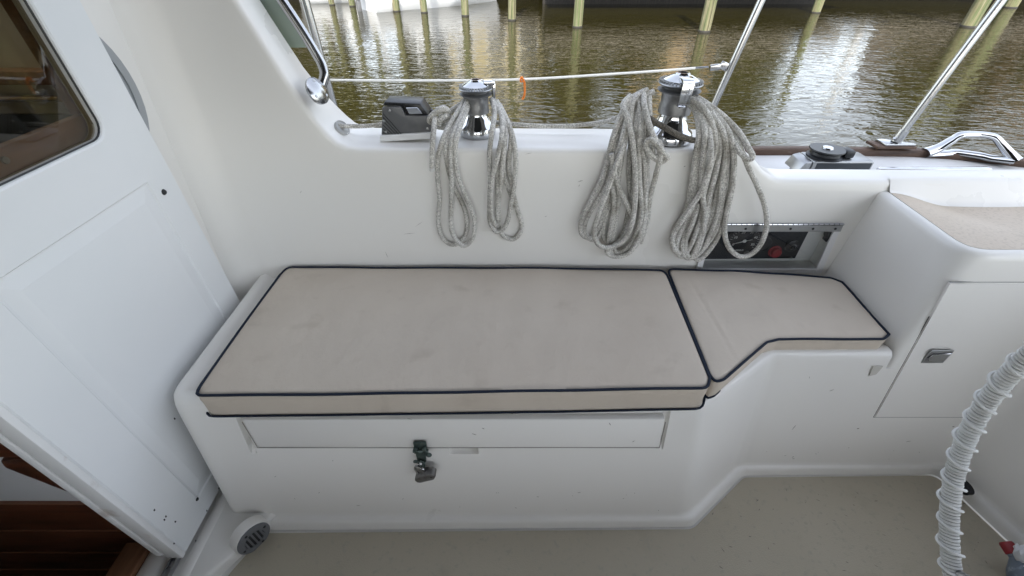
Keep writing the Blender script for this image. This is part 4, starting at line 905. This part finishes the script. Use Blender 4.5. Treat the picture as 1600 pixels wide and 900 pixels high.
b = MB(); b.prism([cvp(HX0 - .006, HZ1 - .016, -.008), cvp(HX1 + .010, HZ1 - .016, -.008), cvp(HX1 + .010, HZ1 + .004, -.008), cvp(HX0 - .006, HZ1 + .004, -.008)], None, Vector((0, .0035, 0)), .0008, 1); hg = obj('piano_hinge', b, DULLSTEEL, ep)
b = MB(); k = 0; x = HX0
while x < HX1: b.tube([cvp(x, HZ1 + .007, -.006), cvp(x + .013, HZ1 + .007, -.006)], .0032, 8); x += .0155
obj('knuckle', b, STEEL, hg)
b = MB(); b.tube([cvp(HX0, HZ1 + .007, -.004), cvp(HX1 + .010, HZ1 + .007, -.004)], .0028, 6); obj('pin', b, BLACKP, hg)
for k in range(6):
    b = MB(); b.lathe([(0, .002), (.003, .002), (.004, 0)], cvp(HX0 + .04 + .068 * k, HZ1 - .006, -.008), (0, -1, 0), 12); obj('screw', b, BLACKP, hg)
b = MB(); b.box(cvp(.79, HZ0 - .004, -.010), (.05, .008, .012), bevel=.003); obj('catch', b, CLEAR, cv)

# ================================================================== HASP, PADLOCK, DRAIN, SCUPPER
hl = thing('hasp', 'green tarnished bronze hasp on the bench locker lid', 'hasp', (-.228, .57, .33))
hy_ = facey(.33) - .008
b = MB(); b.prism([Vector((-.243, hy_, .350)), Vector((-.211, hy_, .350)), Vector((-.211, hy_, .318)), Vector((-.243, hy_, .318))], None, Vector((0, -.006, 0)), .002, 2)
b.box((-.238, hy_ - .010, .327), (.009, .012, .020), bevel=.002); b.box((-.216, hy_ - .010, .327), (.009, .012, .020), bevel=.002); b.tube([(-.245, hy_ - .011, .323), (-.207, hy_ - .011, .323)], .0045, 10); obj('hinge_plate', b, LOCKM, hl)
b = MB(); yy = facey(.28) - .010
b.prism([Vector((-.240, hy_ - .013, .322)), Vector((-.214, hy_ - .013, .322)), Vector((-.216, yy - .008, .285)), Vector((-.221, yy - .007, .276)), Vector((-.235, yy - .007, .276)), Vector((-.238, yy - .008, .285))], None, Vector((0, .005, 0)), .0015, 1)
b.tube([(-.235, yy - .012, .288), (-.2275, yy - .014, .300), (-.220, yy - .012, .288), (-.2275, yy - .011, .278), (-.235, yy - .012, .288)], .0022, 8)
b.sphere((-.207, yy - .004, .312), .008, 12, (1, .6, 1)); b.tube([(-.247, yy - .004, .280), (-.240, yy - .008, .288)], .004, 8); b.prism([Vector((-.236, yy - .004, .277)), Vector((-.220, yy - .004, .277)), Vector((-.222, yy - .010, .255)), Vector((-.234, yy - .010, .255))], None, Vector((0, .004, 0)), .001, 1); obj('swing_arm', b, LOCKM, hl)
b = MB(); b.tube([(-.228, yy - .0145, .296), (-.228, yy - .0145, .287)], .003, 8); obj('staple_hole', b, WHITEP, hl)
pd = thing('padlock', 'dull grey padlock hanging tilted from the bronze hasp', 'padlock', (-.222, .55, .25))
b = MB(); Rp = Matrix.Rotation(R(-24), 3, 'Y'); pc = Vector((-.220, yy - .020, .245))
pr = [(-.030, -.008), (-.024, -.014), (.018, -.014), (.030, -.002), (.028, .012), (.012, .018), (-.022, .010), (-.030, .004)]
b.prism([pc + Rp @ Vector((x, -.012, z)) for x, z in pr], None, Rp @ Vector((0, .024, 0)), .004, 2); bd = obj('body', b, PADM, pd)
b = MB(); b.lathe([(.0035, .0006), (0, .0006)], pc + Rp @ Vector((.019, -.012, .002)), (0, -1, 0), 14); obj('keyway', b, BLACKP, bd)
b = MB(); b.tube(crom([pc + Rp @ Vector((.006, 0, .012)), pc + Rp @ Vector((.010, -.002, .030)), pc + Rp @ Vector((-.002, .004, .040)), pc + Rp @ Vector((-.014, .004, .030)), pc + Rp @ Vector((-.015, 0, .010))], 6), .0032, 10); obj('shackle', b, STEEL, pd)

dn = Vector((.83, -.55, .06)).normalized(); dc = Vector((-.703, .472, .042))
b = MB(); b.prism([Vector((x, y, .001)) for x, y in ((-.812, .323), (-.662, .541), (-.662, .575), (-.86, .575), (-.86, .323))], None, Vector((0, 0, .0505)), .012, 4); obj('corner_web', b, GEL, mould, 60)
dr = thing('cockpit_drain', 'round grey slotted drain in the floor corner by the bench', 'drain', dc)
b = MB(); b.lathe([(.0470, -.030), (.0470, -.008), (.0470, -.006), (.0468, -.003), (.0455, 0), (0, 0)], dc, dn, 40); obj('boss', b, GEL, dr)
b = MB(); b.lathe([(.043, 0), (.043, .003), (.041, .005), (.026, .0055), (.025, .002), (0, .002)], dc, dn, 40)
t1 = Vector((0, 0, 1)); t1 = (t1 - dn * t1.dot(dn)).normalized(); t2 = dn.cross(t1)
Md = Matrix((t2, dn, t1)).transposed()
for k in (-2, -1, 0, 1, 2): L = math.sqrt(max(.0001, .026 ** 2 - (k * .0105) ** 2)) * 2; b.box(dc + dn * .004 + t2 * (k * .0105), (.005, .004, L), rot=Md, bevel=.0006)
gt_ = obj('grate', b, mat('grey_drain_plastic', (.13, .135, .14), .5), dr)
b = MB(); b.lathe([(.0245, .0026), (0, .0026)], dc, dn, 28); obj('dark_bore', b, BLACKP, dr)
for a in (.3, 1.87, 3.44, 5.0):
    b = MB(); b.lathe([(0, .0068), (.003, .0066), (.0042, .005)], dc + (t1 * math.cos(a) + t2 * math.sin(a)) * .034, dn, 10); obj('screw', b, BLACKP, gt_)
b = MB(); a_ = Vector((1.332, .66, .075)); sc_n = Vector((-.95, -.26, .15)).normalized(); sc = Vector((1.316, .606, .058))
s1 = Vector((.24, -.95, 0)).normalized(); s2 = sc_n.cross(s1); n = 24
b.face([sc + s1 * (.026 * math.cos(2 * math.pi * k / n)) + s2 * (.016 * math.sin(2 * math.pi * k / n)) for k in range(n)]); rws = [[sc + s1 * (.026 * math.cos(2 * math.pi * k / n)) * f + s2 * (.016 * math.sin(2 * math.pi * k / n)) * f + sc_n * h_ for k in range(n)] for f, h_ in ((1.1, -.02), (1.0, 0))]
b.grid(rws, True); tag(obj('scupper', b, mat('scupper_dark', (.008, .009, .014), .6)), 'dark oval scupper opening low in the right wall behind the wheel', 'scupper')

# ================================================================== HELM WHEEL wrapped in white cord
WX = .767; WC = Vector((WX, -.073, .8187)); WR = .5005
hw = thing('helm_wheel', 'steering wheel rim wrapped tightly in white cord', 'wheel', WC)
b = MB(); b.tube([WC + Vector((0, WR * math.cos(a), WR * math.sin(a))) for a in [2 * math.pi * k / 96 for k in range(96)]], .0080, 14, closed=True); obj('rim', b, GREYP, hw)
def helix(turns, rad, a0, a1, wob=0, seg=14, ph=0):
    N = int(turns * seg); o_ = []
    for k in range(N + 1):
        t = k / N; a = a0 + (a1 - a0) * t; q = 2 * math.pi * turns * t + ph; rd = Vector((0, math.cos(a), math.sin(a)))
        rr = rad + wob * (.5 + .5 * math.sin(q * .37))
        o_.append(WC + rd * (WR + rr * math.cos(q)) + Vector((rr * math.sin(q), 0, 0)))
    return o_
b = MB(); b.tube(helix(540, .0108, -math.pi, math.pi, .0008, 12), .0026, 6); obj('cord_wrap', b, CORDW, hw)
b = MB(); b.tube(helix(80, .0146, -math.pi, math.pi, .0018, 18, 1.0), .0025, 6); obj('cord_whipping', b, mat('bright_cord', (.68, .68, .66), .8, bump=[(500, .4, .001)]), hw)
for k in range(6):
    a = R(-47.5 + 60 * k); rd = Vector((0, math.cos(a), math.sin(a))); b = MB(); b.tube([WC + rd * .05, WC + rd * (WR - .012)], .008, 12); obj('spoke', b, STEEL, hw)
b = MB(); b.lathe([(0, -.03), (.055, -.03), (.06, 0), (.055, .03), (0, .03)], WC, (1, 0, 0), 32); b.tube([WC, WC + Vector((.26, 0, 0))], .02, 12); obj('hub', b, STEEL, hw)
pe = MB(); pe.lathe([(.10, 0), (.085, .03), (.06, .10), (.055, .70), (.075, .78), (.075, .95), (.06, 1.0), (0, 1.0)], (WX + .27, WC.y, 0.006), n=32)
tag(obj('steering_pedestal', pe, GEL), 'white steering pedestal that carries the cord wrapped wheel', 'pedestal')

# ================================================================== BOTTLE AND RAG in the corner
bt = thing('plastic_bottle', 'clear blue plastic bottle with a red cap lying on the floor', 'bottle', (1.33, .40, .04))
b0 = atz(1581, 862, .075); b1 = b0 + Vector((.005, -.17, -.035)); ax = (b1 - b0).normalized(); prof = [(r_ * 1.25 if z_ > .02 else r_, z_) for r_, z_ in [(.012, 0), (.013, .012), (.026, .035), (.032, .05), (.031, .07), (.034, .075), (.031, .08), (.034, .088), (.033, .15), (.028, .17), (0, .17)]]
b = MB(); b.lathe(prof, b0, ax, 24); obj('body', b, BLUEB, bt)
b = MB(); b.lathe([(0, -.022), (.013, -.022), (.015, -.018), (.015, .004), (.013, .005)], b0, ax, 18); obj('cap', b, RED, bt)
b = MB(); cpt = atz(1604, 886, .07); n = 20; rows = []
for j in range(n + 1):
    rows.append([cpt + Vector((.10 * (i / n - .25) + .006 * math.sin(j * 1.3 + i), .16 * (j / n - .75), .03 * math.sin(i * .5) * math.cos(j * .43) + .015 * math.sin(i * .9 + j * .7) + .025)) for i in range(n + 1)])
b.grid(rows); rg = obj('rag', b, mat('white_cloth', (.68, .69, .71), .9, bump=[(60, .3, .004)])); s_ = rg.modifiers.new('thick', 'SOLIDIFY'); s_.thickness = .004; tag(rg, 'crumpled white rag by the bottle at the right edge of the floor', 'rag')

# ================================================================== WATERFRONT: pilings, dock, boats, houses, trees
PILES = [((500, 5), 3.2, .095, 'thin pale piling farthest left by the grab rail'), ((519, 8), 3.0, .10, 'pale piling just right of the leftmost one'), ((551, 10), 3.4, .11, 'piling left of the white motorboat'),
 ((580, 4), 3.0, .11, 'dim piling behind the white boat stern'), ((620, 18), 3.4, .115, 'piling in front of the white motorboat stern'), ((663, 20), 3.6, .11, 'piling in front of the middle of the white motorboat'), ((727, 25), 3.6, .115, 'piling near the bow of the white motorboat'), ((800, 32), 3.8, .115, 'pale piling right of the small winch'),
 ((902, 43), 4.0, .125, 'sunlit yellow green piling midway between the two winches'), ((1100, 50), 4.2, .14, 'bright green leaning piling just right of the taller winch'), ((1274, 20), 3.6, .14, 'piling left of the sky reflection'), ((1512, 42), 4.0, .17, 'thick yellow piling beside the leaning stainless pole'), ((1577, 12), 4.0, .20, 'piling farthest right beyond the leaning pole')]
proto = None
for (u, v), hgt, r_, lab in PILES:
    p = atz(u, v, WZ)
    if proto is None:
        proto = thing('piling', lab, 'piling', (p.x, p.y, WZ), 'mooring pilings standing in the water')
        b = MB(); rng = random.Random(4)
        rows = [[Vector((p.x, p.y, WZ)) + Vector((r0 * math.cos(2 * math.pi * k / 18) * (1 + .05 * math.sin(k * 2.1 + z)), r0 * math.sin(2 * math.pi * k / 18) * (1 + .05 * math.sin(k * 2.1 + z)), z)) for k in range(18)] for r0, z in ((1.04, -1.0), (1.03, .5), (1.0, 2), (.97, 3), (.94, 3.95), (.6, 4.0))]
        b.grid(rows, True); b.face(rows[-1]); sh = obj('shaft', b, PILEM, proto, 60)
        b = MB(); b.lathe([(1.035, -.05), (1.10, -.04), (1.10, .035), (1.035, .045)], (p.x, p.y, WZ), n=18); bd_ = obj('wet_band', b, PILED, proto)
        base_children = [sh, bd_]; o = proto
    else:
        o = proto.copy(); COL.objects.link(o); o.location = (p.x, p.y, WZ)
        for chd in base_children:
            c = chd.copy(); COL.objects.link(c); c.parent = o
        o['label'] = lab
    o.scale = (r_, r_, hgt / 4); o.rotation_euler = (random.uniform(-.02, .02), random.uniform(-.02, .02), random.uniform(0, 6))
proto['label'] = PILES[0][3]
# dock and seawall
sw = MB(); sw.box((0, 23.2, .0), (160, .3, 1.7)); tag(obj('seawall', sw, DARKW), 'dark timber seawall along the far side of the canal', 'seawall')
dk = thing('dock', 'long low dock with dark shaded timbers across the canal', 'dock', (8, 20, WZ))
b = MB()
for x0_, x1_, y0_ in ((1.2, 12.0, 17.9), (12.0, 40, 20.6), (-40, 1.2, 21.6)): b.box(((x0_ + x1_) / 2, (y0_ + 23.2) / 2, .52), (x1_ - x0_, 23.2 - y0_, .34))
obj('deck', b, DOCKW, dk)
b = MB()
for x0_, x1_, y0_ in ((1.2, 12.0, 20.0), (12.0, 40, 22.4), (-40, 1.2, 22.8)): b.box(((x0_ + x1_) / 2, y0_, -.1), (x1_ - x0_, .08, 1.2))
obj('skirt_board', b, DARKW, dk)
# boats
def motorboat(label, x, y, rot, L, name='motorboat'):
    root = thing(name, label, 'boat', (x, y, WZ), 'boats moored across the canal'); root.rotation_euler = (0, 0, rot)
    def put(nm, b, m_): o_ = obj(nm, b, m_); o_.parent = root; return o_
    b = MB(); rows = []
    for k in range(13):
        t = k / 12; w_ = .16 * L * (1 - max(0, (t - .45) / .55) ** 2.2) + .01; sh = .62 + .35 * t * t
        rows.append([Vector((L * (t - .5) + (.25 * (t ** 4) * q), s_ * w_ * f, z)) for s_, f, z, q in ((1, 1, sh, 1), (1, .96, .30, .6), (1, .80, 0, .2), (1, .3, -.25, 0), (-1, .3, -.25, 0), (-1, .80, 0, .2), (-1, .96, .30, .6), (-1, 1, sh, 1))])
    b.grid(rows); b.face(rows[0]); 
    for k in range(12): b.face([rows[k][0], rows[k + 1][0], rows[k + 1][7], rows[k][7]])
    put('hull', b, HULLW)
    b = MB(); b.box((-.02 * L, 0, .95), (.34 * L, .2 * L, .65), bevel=.08); put('cabin', b, HULLW)
    b = MB(); b.box((.155 * L, 0, 1.08), (.02, .17 * L, .26)); b.box((-.02 * L, -.101 * L, 1.06), (.26 * L, .012, .24)); put('cabin_window', b, WINDM)
    b = MB(); b.box((-.55 * L, 0, .65), (.28, .3, .55), bevel=.08); b.box((-.55 * L, 0, .15), (.14, .12, .6), bevel=.02); put('outboard_motor', b, GREYP)
    for sx_ in (-.14, .10):
        for sy_ in (-1, 1): b = MB(); b.tube([(sx_ * L, sy_ * .085 * L, 1.2), (sx_ * L, sy_ * .08 * L, 2.5)], .035, 8); put('roof_post', b, WHITEP)
    b = MB(); b.box((-.02 * L, 0, 2.53), (.36 * L, .22 * L, .07), bevel=.03); put('roof', b, HULLW)
    return root
motorboat('white motorboat moored across the canal at the top left', -2.9, 19.6, R(38), 5.6)
motorboat('second white motorboat tied at the dock at the left', -6.0, 21.0, R(8), 4.6)
fp = thing('post', 'thick white flagpole on the far bank, mirrored in the sky patch', 'post', (18.4, 26, .6))
b = MB(); b.lathe([(.24, 0), (.20, .3), (.17, 4.6), (0, 4.62)], (18.4, 26, .6), n=16); obj('pole', b, WHITEP, fp)  # white post added to give the water its pale streak
b = MB(); b.sphere((18.4, 26, 5.3), .24, 14); obj('finial', b, WHITEP, fp)
# houses
def house(label, x, y, w_, d_, hh, rf, m_, nwin):
    root = thing('house', label, 'house', (x, y, .6), 'houses on the far bank')
    b = MB(); b.box((x, y, .6 + hh / 2), (w_, d_, hh)); wl_ = obj('wall', b, m_, root)
    b = MB(); z = .6 + hh; b.prism([Vector((x - w_ / 2 - .4, y - d_ / 2 - .4, z)), Vector((x + w_ / 2 + .4, y - d_ / 2 - .4, z)), Vector((x + w_ / 2 - 1.2, y - .2, z + rf)), Vector((x - w_ / 2 + 1.2, y - .2, z + rf))], None, Vector((0, .3, 0))); b.prism([Vector((x - w_ / 2 - .4, y - d_ / 2 - .4, z)), Vector((x - w_ / 2 - .4, y + d_ / 2, z)), Vector((x, y, z + rf))], None, Vector((w_ + .8, 0, 0))); obj('roof', b, ROOFM, root)
    for fl_ in range(2):
        for k in range(nwin):
            wx = x - w_ / 2 + w_ * (k + .5) / nwin; wz = .6 + hh * (.28 + .46 * fl_)
            b = MB(); b.box((wx, y - d_ / 2 - .02, wz), (1.1, .06, 1.3)); f_ = obj('window', b, WHITEP, root)
            b = MB(); b.box((wx, y - d_ / 2 - .06, wz), (.95, .03, 1.15)); obj('pane', b, WINDM, f_)
    return root
house('tan two storey house across the canal behind the white motorboat', -.9, 31, 5.5, 6, 5.6, 2.0, STUCCO3, 3)
house('sandy two storey house across the canal behind the taller winch', 9.2, 30, 4.6, 6, 5.6, 1.8, STUCCO, 2)
house('pinkish two storey house across the canal at the right', 27.2, 31, 4.4, 6, 5.2, 1.8, STUCCO2, 3)
house('brown sided house across the canal at the far right', 33, 30, 9, 6, 5.5, 1.8, STUCCO2, 4)
# trees
def tree(label, x, y, h_, rad, m_, seed, grp='trees on the far bank'):
    rg_ = random.Random(seed); root = thing('tree', label, 'tree', (x, y, .6), grp)
    b = MB(); tp_ = Vector((x + rg_.uniform(-.5, .5), y, .6 + h_ * .7)); b.tube(crom([(x, y, .5), (x + .1, y, .6 + h_ * .3), tp_], 5), [.28 - .02 * k for k in range(11)], 8)
    cl_ = []
    for k in range(13):
        a = rg_.uniform(0, 6.28); e = rg_.uniform(.25, .95); rr = rad * rg_.uniform(.35, .95) * (1 - .5 * abs(e - .55)); c = Vector((x + rr * math.cos(a), y + rr * math.sin(a) * .8, .6 + h_ * e)); cl_.append((c, rg_.uniform(.35, .6) * rad))
        b.tube([(x, y, .6 + h_ * e * .55), c], [.09, .03], 5)
    obj('trunk', b, BARK, root)
    b = MB()
    for c, cr in cl_:
        for _ in range(230):
            d = Vector((rg_.gauss(0, 1), rg_.gauss(0, 1), rg_.gauss(0, 1))).normalized() * cr * rg_.uniform(.35, 1.05); p = c + Vector((d.x, d.y, d.z * .75)); s_ = rg_.uniform(.12, .26)
            q1 = Vector((rg_.gauss(0, 1), rg_.gauss(0, 1), rg_.gauss(0, 1))).normalized(); q2 = q1.orthogonal().normalized()
            b.face([p - q1 * s_, p - q2 * s_ * .55, p + q1 * s_, p + q2 * s_ * .55])
    obj('crown', b, m_, root, recalc=False)
TR = [(-26, 29, 11, 4.2, 0), (-19, 28, 12, 4.4, 0), (-14.5, 27.5, 12.5, 4.0, 0), (-10.5, 28, 11, 3.6, 0), (-7, 32, 8.0, 3.2, 0), (-4.8, 36, 7.5, 3.2, 0), (2.6, 36, 8.0, 3.4, 0), (4.6, 27.5, 9.4, 3.2, 1), (6.6, 33, 9.5, 3.2, 0), (12.6, 27.5, 9.0, 3.2, 0), (14.6, 31, 7.8, 3.0, 0), (24.2, 27, 6.0, 2.2, 0), (28, 29, 9.5, 3.6, 1), (36, 28, 10.5, 4.2, 1), (44, 30, 11, 4.5, 0)]
LB_ = ['broad olive tree far to the left', 'tall olive tree left of the canal', 'tall dense olive tree mirrored beside the left stanchion', 'olive tree left of the white motorboat', 'low rounded tree behind the second motorboat', 'low tree behind the white motorboat', 'low olive tree right of the cream house', 'brown green tree left of the sandy house', 'olive tree behind the brown green one', 'olive tree right of the sandy house', 'lower olive tree at the edge of the open sky', 'small olive tree in front of the pinkish house', 'brown green tree right of the pinkish house', 'big brown green tree before the brown sided house', 'broad olive tree at the far right']
for k, (t_, l_) in enumerate(zip(TR, LB_)): tree(l_, t_[0], t_[1], t_[2], t_[3], LEAFB if t_[4] else LEAFA, k + 1)
for x, y, h_, r_, lab in ((-12.6, 26.4, 12.0, 3.4, 'tall olive tree between the dense one and the motorboat'), (-9.4, 26.8, 10.5, 2.8, 'slim olive tree nearest the second motorboat'), (-16.8, 25.8, 9.5, 3.2, 'shorter olive tree in front of the tall left ones'), (10.9, 33.5, 10.5, 3.0, 'olive tree rising behind the sandy house')):
    tree(lab, x, y, h_, r_, LEAFA, int(x * 7) + 300)
for x, y, h_, r_, lab in ((-21, 24.8, 3.4, 2.0, 'low bush farthest left on the bank'), (-17.2, 24.6, 3.0, 1.8, 'low bush second from the left on the bank'), (-13.6, 24.8, 3.2, 1.9, 'low bush below the tall dense tree'), (-10.2, 24.6, 3.0, 1.7, 'low bush right of the tall dense tree'), (3.2, 24.8, 3.2, 1.8, 'low bush left of the brown green tree'), (6.2, 24.6, 2.8, 1.6, 'low bush left of the sandy house'), (12.6, 24.8, 3.2, 1.7, 'low bush right of the sandy house'), (29.5, 25, 3.4, 1.9, 'low bush right of the pinkish house'), (34, 25, 3.2, 1.9, 'low bush at the far right of the bank')):
    tree(lab, x, y, h_, r_, LEAFA, int(x * 5) + 700, 'bushes along the seawall')
for x, y, h_, r_, lab in ((-11.6, 25.4, 8.5, 2.4, 'small olive tree standing right behind the seawall at the left'), (-15.2, 25.2, 8.0, 2.4, 'small olive tree behind the seawall beneath the tall dense one')):
    tree(lab, x, y, h_, r_, LEAFA, int(x * 7) + 900)
